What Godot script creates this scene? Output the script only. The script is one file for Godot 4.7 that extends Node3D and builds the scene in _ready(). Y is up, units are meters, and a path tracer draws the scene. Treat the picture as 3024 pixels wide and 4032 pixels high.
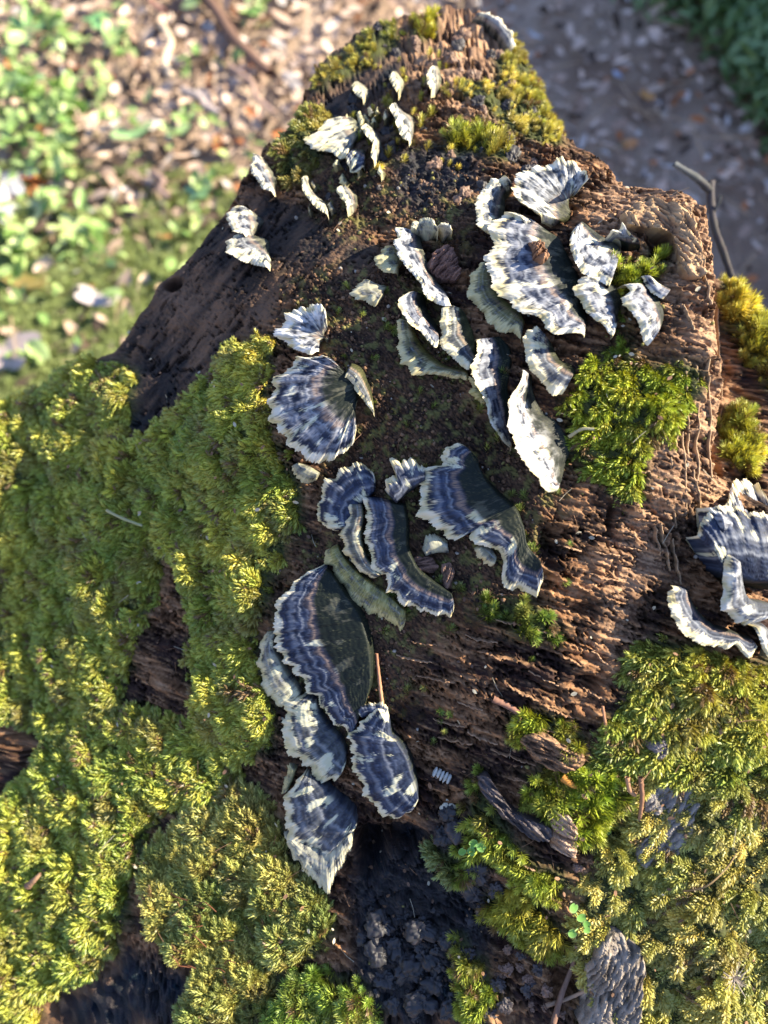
extends Node3D
# A rotten, mossy stump grown over with bracket fungi, seen from just above.
# Metres, y up. The broken face of the stump is modelled in its own frame:
# a = across, b = up the slope, h = out of the face.  Traced outlines are given
# in thousandths of the photograph (PX) and set down on the modelled surface.

const EYE := 0.26                       # camera to the middle of the face
const FOC := 3046.0
const FACE := Vector3(0.0, 0.42, 0.0)
const R := Vector3(1, 0, 0)
const U := Vector3(0, 0.4067366, -0.9135455)
const N := Vector3(0, 0.9135455, 0.4067366)
const A0 := -0.30
const B0 := -0.30
const STEP := 0.001
const GW := 601
const GH := 661
const P2S := 1.8228

var hm := PackedFloat32Array()          # height of the face, one value per millimetre
var moss_at := PackedFloat32Array()     # how far a place is under moss
var dirt_at := PackedFloat32Array()
var flank_at := PackedFloat32Array()
var char_at := PackedFloat32Array()
var pale_at := PackedFloat32Array()
var noise := FastNoiseLite.new()
var cells := FastNoiseLite.new()
var bumps := FastNoiseLite.new()
var rng := RandomNumberGenerator.new()
var used := {}
var mats := {}
var stump: Node3D
var moss_polys: Array = []

# ------------------------------------------------------------------ helpers
func numbered(called: String) -> String:
	var k: int = used.get(called, 0)
	used[called] = k + 1
	return called if k == 0 else "%s_%03d" % [called, k]

func tag(o: Node, label: String, category: String, group := "", kind := "") -> void:
	o.set_meta("label", label)
	o.set_meta("category", category)
	if group != "": o.set_meta("group", group)
	if kind != "": o.set_meta("kind", kind)

func thing(called: String, at: Transform3D, label: String, category: String, group := "", kind := "") -> Node3D:
	var o := Node3D.new()
	o.name = numbered(called)
	o.transform = at
	add_child(o)
	tag(o, label, category, group, kind)
	return o

func part(called: String, mesh: Mesh, m: Material, parent: Node) -> MeshInstance3D:
	var o := MeshInstance3D.new()
	o.name = called
	o.mesh = mesh
	o.material_override = m
	parent.add_child(o, true)
	return o

func grid_mesh(pts: PackedVector3Array, cols: PackedColorArray, nu: int, nv: int, flip := false, uvs := PackedVector2Array()) -> ArrayMesh:
	var idx := PackedInt32Array()
	idx.resize((nu - 1) * (nv - 1) * 6)
	var w := 0
	for j in nv - 1:
		for i in nu - 1:
			var p := j * nu + i
			if flip:
				idx[w] = p; idx[w + 1] = p + 1; idx[w + 2] = p + nu
				idx[w + 3] = p + 1; idx[w + 4] = p + nu + 1; idx[w + 5] = p + nu
			else:
				idx[w] = p; idx[w + 1] = p + nu; idx[w + 2] = p + 1
				idx[w + 3] = p + 1; idx[w + 4] = p + nu; idx[w + 5] = p + nu + 1
			w += 6
	return indexed(pts, cols, idx, uvs)

func indexed(pts: PackedVector3Array, cols: PackedColorArray, idx: PackedInt32Array, uvs := PackedVector2Array()) -> ArrayMesh:
	var nrm := PackedVector3Array()
	nrm.resize(pts.size())
	var k := 0
	while k < idx.size():
		var a := pts[idx[k]]
		var c := (pts[idx[k + 2]] - a).cross(pts[idx[k + 1]] - a)
		nrm[idx[k]] += c
		nrm[idx[k + 1]] += c
		nrm[idx[k + 2]] += c
		k += 3
	for i in nrm.size():
		nrm[i] = nrm[i].normalized() if nrm[i].length_squared() > 0.0 else Vector3(0, 0, 1)
	var ar := []
	ar.resize(Mesh.ARRAY_MAX)
	ar[Mesh.ARRAY_VERTEX] = pts
	ar[Mesh.ARRAY_NORMAL] = nrm
	if cols.size(): ar[Mesh.ARRAY_COLOR] = cols
	if uvs.size(): ar[Mesh.ARRAY_TEX_UV] = uvs
	ar[Mesh.ARRAY_INDEX] = idx
	var m := ArrayMesh.new()
	m.add_surface_from_arrays(Mesh.PRIMITIVE_TRIANGLES, ar)
	return m

func flat_mesh(pts: PackedVector3Array, cols: PackedColorArray) -> ArrayMesh:
	var ar := []
	ar.resize(Mesh.ARRAY_MAX)
	ar[Mesh.ARRAY_VERTEX] = pts
	var nrm := PackedVector3Array()
	nrm.resize(pts.size())
	var k := 0
	while k < pts.size():
		var c := (pts[k + 2] - pts[k]).cross(pts[k + 1] - pts[k]).normalized()
		nrm[k] = c; nrm[k + 1] = c; nrm[k + 2] = c
		k += 3
	ar[Mesh.ARRAY_NORMAL] = nrm
	ar[Mesh.ARRAY_COLOR] = cols
	var m := ArrayMesh.new()
	m.add_surface_from_arrays(Mesh.PRIMITIVE_TRIANGLES, ar)
	return m

func mat(key: String, rough: float, spec := 0.5, back := Color(0, 0, 0), rim := 0.0) -> StandardMaterial3D:
	if mats.has(key): return mats[key]
	var m := StandardMaterial3D.new()
	m.resource_name = key
	m.vertex_color_use_as_albedo = true
	m.roughness = rough
	m.metallic_specular = spec
	m.cull_mode = BaseMaterial3D.CULL_DISABLED
	if back != Color(0, 0, 0):
		m.backlight_enabled = true
		m.backlight = back
	if rim > 0.0:
		m.rim_enabled = true
		m.rim = rim
		m.rim_tint = 0.5
	mats[key] = m
	return m

func relief(m: StandardMaterial3D, freq: float, scale: Vector3, depth_cm: float, kind := FastNoiseLite.TYPE_SIMPLEX_SMOOTH, oct := 5) -> void:
	var f := FastNoiseLite.new()
	f.seed = 77 + mats.size()
	f.noise_type = kind
	f.frequency = freq
	f.fractal_octaves = oct
	var t := NoiseTexture2D.new()
	t.width = 1024
	t.height = 1024
	t.seamless = true
	t.noise = f
	m.heightmap_enabled = true
	m.heightmap_texture = t
	m.heightmap_scale = depth_cm
	m.uv1_triplanar = true
	m.uv1_scale = scale

func face_xf(a: float, b: float, h: float) -> Transform3D:
	return Transform3D(Basis(R, U, N), FACE + R * a + U * b + N * h)

func hh(a: float, b: float) -> float:
	var x := clampf((a - A0) / STEP, 0.0, GW - 1.001)
	var y := clampf((b - B0) / STEP, 0.0, GH - 1.001)
	var i := int(x)
	var j := int(y)
	x -= i
	y -= j
	var p := j * GW + i
	return lerpf(lerpf(hm[p], hm[p + 1], x), lerpf(hm[p + GW], hm[p + GW + 1], x), y)

func at_map(m: PackedFloat32Array, a: float, b: float) -> float:
	var i := clampi(int(roundf((a - A0) / STEP)), 0, GW - 1)
	var j := clampi(int(roundf((b - B0) / STEP)), 0, GH - 1)
	return m[j * GW + i]

func up_at(a: float, b: float) -> Vector3:
	var e := 0.002
	return Vector3(hh(a - e, b) - hh(a + e, b), hh(a, b - e) - hh(a, b + e), 2.0 * e).normalized()

# A traced point (source pixels) set down on the stump, lifted off its surface.
func spot(px: float, py: float, lift := 0.0) -> Vector3:
	var u := (px - 1512.0) / FOC
	var v := (2016.0 - py) / FOC
	var h := 0.05
	var prev := h
	while h > -0.30:
		if h <= hh(u * (EYE - h), v * (EYE - h)) + lift: break
		prev = h
		h -= 0.002
	for k in 6:
		var mid := (h + prev) * 0.5
		if mid <= hh(u * (EYE - mid), v * (EYE - mid)) + lift: h = mid
		else: prev = mid
	return Vector3(u * (EYE - h), v * (EYE - h), h)

func on_ground(px: float, py: float) -> Vector3:
	var d := -N + R * ((px - 1512.0) / FOC) + U * ((2016.0 - py) / FOC)
	var eye := FACE + N * EYE
	return eye + d * (-eye.y / d.y)

func poly_on_face(pts: Array, scale := P2S) -> PackedVector2Array:
	var out := PackedVector2Array()
	for k in range(0, pts.size(), 2):
		var p := spot(pts[k] * scale, pts[k + 1] * scale)
		out.append(Vector2(p.x, p.y))
	return out

func smooth_line(pts: PackedVector3Array, n: int) -> PackedVector3Array:
	# resamples a traced line evenly, rounding its corners
	var c := Curve3D.new()
	c.bake_interval = 0.0008
	for i in pts.size():
		var t := (pts[mini(i + 1, pts.size() - 1)] - pts[maxi(i - 1, 0)]) / 6.0
		c.add_point(pts[i], -t, t)
	var out := PackedVector3Array()
	var l := c.get_baked_length()
	for i in n: out.append(c.sample_baked(l * i / (n - 1.0), true))
	return out

func signed_grid(poly: PackedVector2Array, s: float, w: int, hgt: int) -> Image:
	var im := Image.create_empty(w, hgt, false, Image.FORMAT_RF)
	for j in hgt:
		for i in w:
			var p := Vector2(A0 + i * s, B0 + j * s)
			var best := 9.0
			for k in poly.size():
				var q := Geometry2D.get_closest_point_to_segment(p, poly[k], poly[(k + 1) % poly.size()])
				best = minf(best, p.distance_squared_to(q))
			best = sqrt(best)
			if Geometry2D.is_point_in_polygon(p, poly): best = -best
			im.set_pixel(i, j, Color(best, 0, 0))
	return im

func upsampled(im: Image) -> PackedFloat32Array:
	im.resize(GW, GH, Image.INTERPOLATE_CUBIC)
	return im.get_data().to_float32_array()

func mask_of(polys: Array, soft: float) -> PackedFloat32Array:
	# 1 inside any of the outlines, 0 outside, with a soft edge
	var w := 301
	var hgt := 331
	var im := Image.create_empty(w, hgt, false, Image.FORMAT_RF)
	for poly: PackedVector2Array in polys:
		var lo := poly[0]
		var hi := poly[0]
		for p in poly:
			lo = lo.min(p)
			hi = hi.max(p)
		for j in range(maxi(0, int((lo.y - B0) / 0.002)), mini(hgt, int((hi.y - B0) / 0.002) + 2)):
			for i in range(maxi(0, int((lo.x - A0) / 0.002)), mini(w, int((hi.x - A0) / 0.002) + 2)):
				if Geometry2D.is_point_in_polygon(Vector2(A0 + i * 0.002, B0 + j * 0.002), poly): im.set_pixel(i, j, Color(1, 0, 0))
	var k := maxi(2, int(soft / 0.002))
	im.resize(w / k, hgt / k, Image.INTERPOLATE_BILINEAR)
	return upsampled(im)

# ------------------------------------------------------------------ the stump's form
func shape_face() -> void:
	# heights in centimetres at traced places
	var ctl := [
		[1600, 2400, -1.0], [1900, 2300, 0.0], [2200, 2200, 0.7], [2400, 2000, 1.1], [1400, 2600, -1.9], [1700, 3000, -1.2], [1500, 3400, -2.6], [1800, 3600, -1.8],
		[2100, 3300, 0.1], [2300, 3000, 0.5], [2100, 2700, 0.4], [2500, 2600, 0.8], [2700, 2800, 1.0], [2900, 3000, 1.1], [2900, 3400, 0.9], [2700, 3700, 0.6],
		[2900, 4000, 0.4], [2300, 3700, 0.0], [2300, 4000, -0.3], [1900, 4000, -1.2], [1600, 4000, -2.4], [1300, 3900, -3.2],
		[1150, 1600, -1.8], [1100, 2100, -2.7], [1050, 2500, -3.0], [1100, 3000, -3.1], [1150, 3400, -3.3], [900, 1700, -3.5], [850, 2100, -4.2], [800, 2500, -4.5],
		[800, 3000, -4.4], [850, 3500, -4.3], [800, 3900, -4.3], [500, 1900, -6.2], [450, 2300, -6.4], [450, 2700, -6.2], [450, 3200, -5.7], [450, 3700, -5.5],
		[100, 1900, -8.6], [100, 2400, -8.7], [100, 2800, -8.2], [100, 3300, -7.2], [100, 3800, -6.9],
		[600, 1500, -5.9], [800, 1200, -4.9], [1000, 1000, -4.3], [1300, 1100, -2.4], [1500, 1300, -1.3], [1300, 700, -4.6], [1100, 650, -5.6], [1500, 700, -3.6],
		[1700, 500, -4.8], [1500, 300, -6.8], [1800, 150, -8.2], [1900, 400, -5.3], [2000, 600, -3.5], [1800, 900, -2.1], [2000, 1000, -1.1], [2200, 800, -1.7],
		[2300, 1100, -0.2], [2100, 1300, -0.4], [1800, 1300, -1.0], [1700, 1600, -0.9], [2000, 1700, -0.1], [1500, 1700, -1.3], [1300, 1500, -1.1], [1300, 1900, -1.8],
		[2400, 1500, 0.6], [2600, 1200, 0.4], [2600, 900, -0.7], [2450, 800, -1.4], [2700, 800, -0.2], [2750, 1100, 0.8], [2780, 1500, 1.0], [2750, 1800, 1.0],
		[2600, 2000, 0.8], [2600, 2300, 0.7], [2900, 2300, 0.0], [2900, 2050, -0.4], [150, 1500, -9.4], [420, 1390, -7.4], [660, 1070, -6.4], [900, 850, -5.9],
		[1100, 520, -6.4], [1260, 250, -8.2], [1600, 80, -9.2], [2020, 180, -8.8], [2160, 460, -6.3], [2380, 680, -3.9], [2640, 2550, 0.9],
		[-500, 2500, -14.0], [-500, 3800, -10.0], [500, 4500, -5.0], [1500, 4600, -3.0], [2500, 4600, -1.0], [3400, 4300, 0.0], [3400, 3000, 0.5], [3400, 2400, -1.0]]
	var pa := PackedFloat32Array()
	var pb := PackedFloat32Array()
	var ph := PackedFloat32Array()
	for c in ctl:
		var h: float = c[2] * 0.01
		pa.append((c[0] - 1512.0) / FOC * (EYE - h))
		pb.append((2016.0 - c[1]) / FOC * (EYE - h))
		ph.append(h)
	var s := 0.004
	var w := 151
	var hgt := 166
	var base := Image.create_empty(w, hgt, false, Image.FORMAT_RF)
	for j in hgt:
		for i in w:
			var a := A0 + i * s
			var b := B0 + j * s
			# a plane fitted to the places around, near ones counting most
			var s0 := 0.0
			var sx := 0.0
			var sy := 0.0
			var sxx := 0.0
			var syy := 0.0
			var sxy := 0.0
			var sh := 0.0
			var shx := 0.0
			var shy := 0.0
			for k in ph.size():
				var x := pa[k] - a
				var y := pb[k] - b
				var d := x * x + y * y
				var wt := exp(-d * 2400.0) + 4e-9 / (d + 0.0006) / (d + 0.0006)
				var hk := ph[k]
				s0 += wt
				sx += wt * x
				sy += wt * y
				sxx += wt * x * x
				syy += wt * y * y
				sxy += wt * x * y
				sh += wt * hk
				shx += wt * hk * x
				shy += wt * hk * y
			var damp := s0 * 0.00003
			var mx := Basis(Vector3(s0, sx, sy), Vector3(sx, sxx + damp, sxy), Vector3(sy, sxy, syy + damp))
			base.set_pixel(i, j, Color((mx.inverse() * Vector3(sh, shx, shy)).x, 0, 0))
	var bh := upsampled(base)
	# outline of the upper body, with the height of each point of its edge
	var edge := [
		[-700, 2300, -14.0], [-300, 1700, -12.0], [0, 1640, -10.5], [150, 1550, -9.4], [300, 1460, -8.3], [430, 1370, -7.4], [560, 1220, -7.0], [620, 1110, -6.6], [700, 1030, -6.3], [790, 945, -6.1],
		[900, 815, -6.0], [960, 690, -6.2], [1040, 590, -6.4], [1100, 545, -6.5], [1175, 480, -7.0], [1190, 350, -7.6], [1250, 240, -8.4], [1330, 150, -8.8], [1450, 80, -9.1], [1580, 40, -9.3],
		[1700, 50, -9.3], [1800, 5, -9.4], [1900, 15, -9.3], [2000, 100, -9.0], [2045, 180, -8.6], [2100, 300, -7.4], [2130, 370, -6.8], [2200, 480, -6.1], [2270, 570, -5.2], [2370, 600, -4.5],
		[2420, 680, -3.8], [2460, 740, -3.2], [2560, 750, -2.2], [2650, 775, -1.4], [2720, 780, -0.9], [2770, 860, -0.5], [2810, 980, 0.2], [2835, 1100, 0.6], [2845, 1300, 0.9], [2850, 1500, 1.0],
		[2850, 1700, 1.0], [2840, 1850, 0.9], [2870, 1910, 0.2], [2960, 1960, -0.2], [3100, 2000, -0.4], [3500, 2050, -1.0], [3700, 3000, 0.0], [3600, 4300, 0.0], [3000, 4800, -0.5],
		[1500, 4800, -3.0], [300, 4600, -5.0], [-700, 4200, -11.0]]
	var rim := PackedVector2Array()
	for c in edge:
		var k: float = (EYE - c[2] * 0.01) / FOC
		rim.append(Vector2((c[0] - 1512.0) * k, (2016.0 - c[1]) * k))
	var sd := upsampled(signed_grid(rim, s, w, hgt))
	var ledge := PackedVector2Array()
	for c in [[2800, 1040], [2885, 1060], [2960, 1150], [3060, 1280], [3300, 1700], [3500, 2300], [2900, 2300], [2750, 1800], [2750, 1300]]:
		ledge.append(Vector2((c[0] - 1512.0) / FOC * 0.31, (2016.0 - c[1]) / FOC * 0.31))
	var sl := upsampled(signed_grid(ledge, s, w, hgt))
	hm.resize(GW * GH)
	for j in GH:
		var b := B0 + j * STEP
		for i in GW:
			var a := A0 + i * STEP
			var p := j * GW + i
			var d := sd[p] + noise.get_noise_2d(a * 900.0, b * 900.0) * 0.0022 + noise.get_noise_2d(a * 3000.0, b * 3000.0) * 0.0008
			var h := bh[p]
			h -= pow(maxf(0.0, d + 0.007), 2.0) * 60.0 + maxf(0.0, d) * 2.4
			var low := -0.052 + 0.012 * clampf((0.06 - b) / 0.06, -0.5, 2.0) - maxf(0.0, sl[p] + 0.003) * 2.6 + noise.get_noise_2d(a * 2000.0 + 50.0, b * 2000.0) * 0.003
			if sl[p] < 0.2: h = maxf(h, low)
			# swells and hollows of the rotten face
			h += noise.get_noise_2d(a * 1100.0 + 300.0, b * 1100.0) * 0.0035 + noise.get_noise_2d(a * 2600.0, b * 2600.0 + 90.0) * 0.0012
			hm[p] = maxf(h, -0.75)

func hollow(px: float, py: float, rx: float, ry: float, deep: float) -> void:
	var c := spot(px, py)
	var ra := rx * 0.0000854
	var rb := ry * 0.0000854
	for j in range(int((c.y - 3.0 * rb - B0) / STEP), int((c.y + 3.0 * rb - B0) / STEP) + 1):
		for i in range(int((c.x - 3.0 * ra - A0) / STEP), int((c.x + 3.0 * ra - A0) / STEP) + 1):
			if i < 0 or j < 0 or i >= GW or j >= GH: continue
			var q := pow((A0 + i * STEP - c.x) / ra, 2.0) + pow((B0 + j * STEP - c.y) / rb, 2.0)
			hm[j * GW + i] -= deep * exp(-q * q)

func wood_relief() -> void:
	# broken steps and lamellae of the decayed grain, where wood lies bare
	for j in GH:
		var b := B0 + j * STEP
		if b < -0.20 or b > 0.26: continue
		for i in GW:
			var a := A0 + i * STEP
			if a < -0.20 or a > 0.17: continue
			var p := j * GW + i
			var bare := clampf(1.0 - moss_at[p], 0.0, 1.0) * clampf(1.0 - 0.85 * dirt_at[p], 0.0, 1.0) * clampf(1.0 - flank_at[p], 0.0, 1.0)
			var u := a * 0.955 - b * 0.29
			var v := a * 0.29 + b * 0.955
			var wp := noise.get_noise_2d(u * 1500.0, v * 3600.0) * 0.005 + noise.get_noise_2d(u * 2200.0, v * 8500.0) * 0.0016
			var q := (v + wp) / 0.0082
			var fr := q - floorf(q)
			var amp := 0.0056 * clampf(0.55 + 1.3 * noise.get_noise_2d(u * 1400.0 + 900.0, v * 1900.0), 0.05, 1.0)
			var saw := (fr * fr * 1.15 if fr < 0.9 else 0.9315 * (1.0 - fr) * 10.0) - 0.4
			hm[p] += bare * (amp * saw + 0.0016 * (0.5 - absf(noise.get_noise_2d(u * 2200.0, v * 12000.0))) * 2.0)
			hm[p] += flank_at[p] * 0.0012 * noise.get_noise_2d((a * 0.72 + b * 0.69) * 1200.0, (-a * 0.69 + b * 0.72) * 6500.0)
			hm[p] += char_at[p] * 0.0035 * (cells.get_noise_2d(a * 5200.0, b * 5200.0) * -1.0 - 0.4)
			hm[p] += moss_at[p] * (0.0018 + 0.0030 * noise.get_noise_2d(a * 2900.0 + 40.0, b * 2900.0))

func wood_color(a: float, b: float, h: float) -> Color:
	var u := a * 0.955 - b * 0.29
	var v := a * 0.29 + b * 0.955
	var n1 := noise.get_noise_2d(u * 1500.0 + 70.0, v * 3000.0)
	var n2 := noise.get_noise_2d(u * 3500.0, v * 36000.0)
	var n3 := bumps.get_noise_2d(a * 38000.0, b * 38000.0)
	var dark := Color(0.028, 0.015, 0.009)
	var mid := Color(0.22, 0.106, 0.046)
	var tan := Color(0.44, 0.262, 0.138)
	var c := mid.lerp(dark, clampf(0.62 - n1 * 1.6 + n3 * 0.4 - n2 * 0.6, 0.0, 1.0))
	c = c.lerp(tan, clampf(n2 * 1.2 - 0.12 + n1 * 0.4, 0.0, 0.7))
	var pale := at_map(pale_at, a, b)
	c = c.lerp(Color(0.38, 0.235, 0.135).lerp(Color(0.12, 0.062, 0.033), clampf(0.45 - n2 * 1.5 - n3 * 0.5 - n1 * 0.8, 0.0, 1.0)), pale * 0.85)
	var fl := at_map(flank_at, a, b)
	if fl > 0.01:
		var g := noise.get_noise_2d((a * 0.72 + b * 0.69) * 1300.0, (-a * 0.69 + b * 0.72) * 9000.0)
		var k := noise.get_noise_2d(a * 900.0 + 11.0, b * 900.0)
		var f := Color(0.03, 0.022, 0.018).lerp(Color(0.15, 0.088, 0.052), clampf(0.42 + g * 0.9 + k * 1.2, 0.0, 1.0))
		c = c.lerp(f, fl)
	var di := at_map(dirt_at, a, b)
	if di > 0.01:
		var f := Color(0.018, 0.011, 0.007).lerp(Color(0.12, 0.064, 0.033), clampf(0.45 + n3 * 0.9 + n1 * 0.8, 0.0, 1.0))
		var g := bumps.get_noise_2d(a * 5000.0 + 400.0, b * 5000.0)
		f = f.lerp(Color(0.15, 0.135, 0.04), clampf(g * 2.2 - 0.35 + n3 * 0.5, 0.0, 0.8))
		c = c.lerp(f, di)
	var ch := at_map(char_at, a, b)
	c = c.lerp(Color(0.018, 0.016, 0.017).lerp(Color(0.045, 0.038, 0.035), clampf(0.3 + n3, 0.0, 1.0)), ch)
	var mo := at_map(moss_at, a, b)
	c = c.lerp(Color(0.035, 0.036, 0.012).lerp(Color(0.06, 0.07, 0.015), clampf(0.5 + n3, 0.0, 1.0)), clampf(mo * 1.2, 0.0, 1.0))
	return c

func axis_steps(lo: float, hi: float, f0: float, f1: float, fine: float, coarse: float) -> PackedFloat32Array:
	var out := PackedFloat32Array()
	var x := lo
	while x < hi:
		out.append(x)
		var gap := maxf(maxf(f0 - x, x - f1), 0.0)
		x += clampf(fine + gap * 0.06, fine, coarse)
	out.append(hi)
	return out

func build_stump() -> void:
	stump = thing("rotten_stump", Transform3D(Basis(R, U, N), Vector3(0, 0, 0)), "rotten brown tree stump carrying the moss and bracket fungi", "tree stump")
	var off := -Vector3(R.dot(-FACE), U.dot(-FACE), N.dot(-FACE))
	var xs := axis_steps(-0.298, 0.298, -0.095, 0.125, 0.00054, 0.006)
	var ys := axis_steps(-0.298, 0.355, -0.168, 0.160, 0.00058, 0.006)
	var nu := xs.size()
	var nv := ys.size()
	var pts := PackedVector3Array()
	var cols := PackedColorArray()
	pts.resize(nu * nv)
	cols.resize(nu * nv)
	for j in nv:
		var b := ys[j]
		for i in nu:
			var a := xs[i]
			var h := hh(a, b)
			var di := at_map(dirt_at, a, b)
			var mo := at_map(moss_at, a, b)
			var u := a * 0.955 - b * 0.29
			var v := a * 0.29 + b * 0.955
			var bare := (1.0 - 0.8 * di) * (1.0 - 0.8 * at_map(flank_at, a, b))
			h += bare * 0.0024 * (0.3 - absf(noise.get_noise_2d(u * 3200.0, v * 30000.0)))
			h -= bare * 0.0035 * clampf(1.0 - absf(noise.get_noise_2d(u * 9000.0, v * 2600.0 + 300.0)) / 0.06, 0.0, 1.0) * clampf(0.2 + 2.5 * noise.get_noise_2d(u * 3500.0 + 30.0, v * 3500.0), 0.0, 1.0)
			var fl := at_map(flank_at, a, b)
			if fl > 0.01:
				var fu := a * 0.72 + b * 0.69
				var fv := -a * 0.69 + b * 0.72
				h += fl * (1.0 - mo) * (0.0016 * (0.3 - absf(noise.get_noise_2d(fu * 3000.0, fv * 22000.0))) - 0.004 * clampf(1.0 - absf(noise.get_noise_2d(fu * 1800.0 + 9.0, fv * 8000.0)) / 0.08, 0.0, 1.0) * clampf(0.3 + 2.0 * noise.get_noise_2d(fu * 2500.0, fv * 2500.0), 0.0, 1.0))
			h -= bare * 0.006 * clampf(1.0 - absf(noise.get_noise_2d(u * 3500.0 + 7.0, v * 11000.0)) / 0.075, 0.0, 1.0) * clampf(0.4 + 2.5 * noise.get_noise_2d(u * 2500.0, v * 2500.0 + 60.0), 0.0, 1.0)
			h += 0.00035 * bumps.get_noise_2d(a * 36000.0, b * 36000.0) * (0.7 + 1.3 * di) + 0.0007 * di * bumps.get_noise_2d(a * 14000.0, b * 14000.0)
			var pit := cells.get_noise_2d(u * 4200.0, v * 6500.0)
			if mo < 0.5 and di < 0.6: h -= 0.0035 * clampf(-0.80 - pit, 0.0, 0.14) * 7.0 * clampf(noise.get_noise_2d(a * 6000.0, b * 6000.0 + 31.0) * 5.0 - 0.6, 0.0, 1.0)
			pts[j * nu + i] = Vector3(a, b, h) + off
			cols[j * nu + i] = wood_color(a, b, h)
	var m := mat("rotten wood", 0.78, 0.35)
	relief(m, 0.02, Vector3(16, 60, 40), 0.05)
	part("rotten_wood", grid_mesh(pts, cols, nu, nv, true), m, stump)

# ------------------------------------------------------------------ bracket fungi
func line_of(px: Array, lift: float, wave := 0.0) -> PackedVector3Array:
	var out := PackedVector3Array()
	for k in range(0, px.size(), 2):
		out.append(spot(px[k], px[k + 1], (lift + wave * sin(k * 1.7)) * 0.001))
	return out

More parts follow.
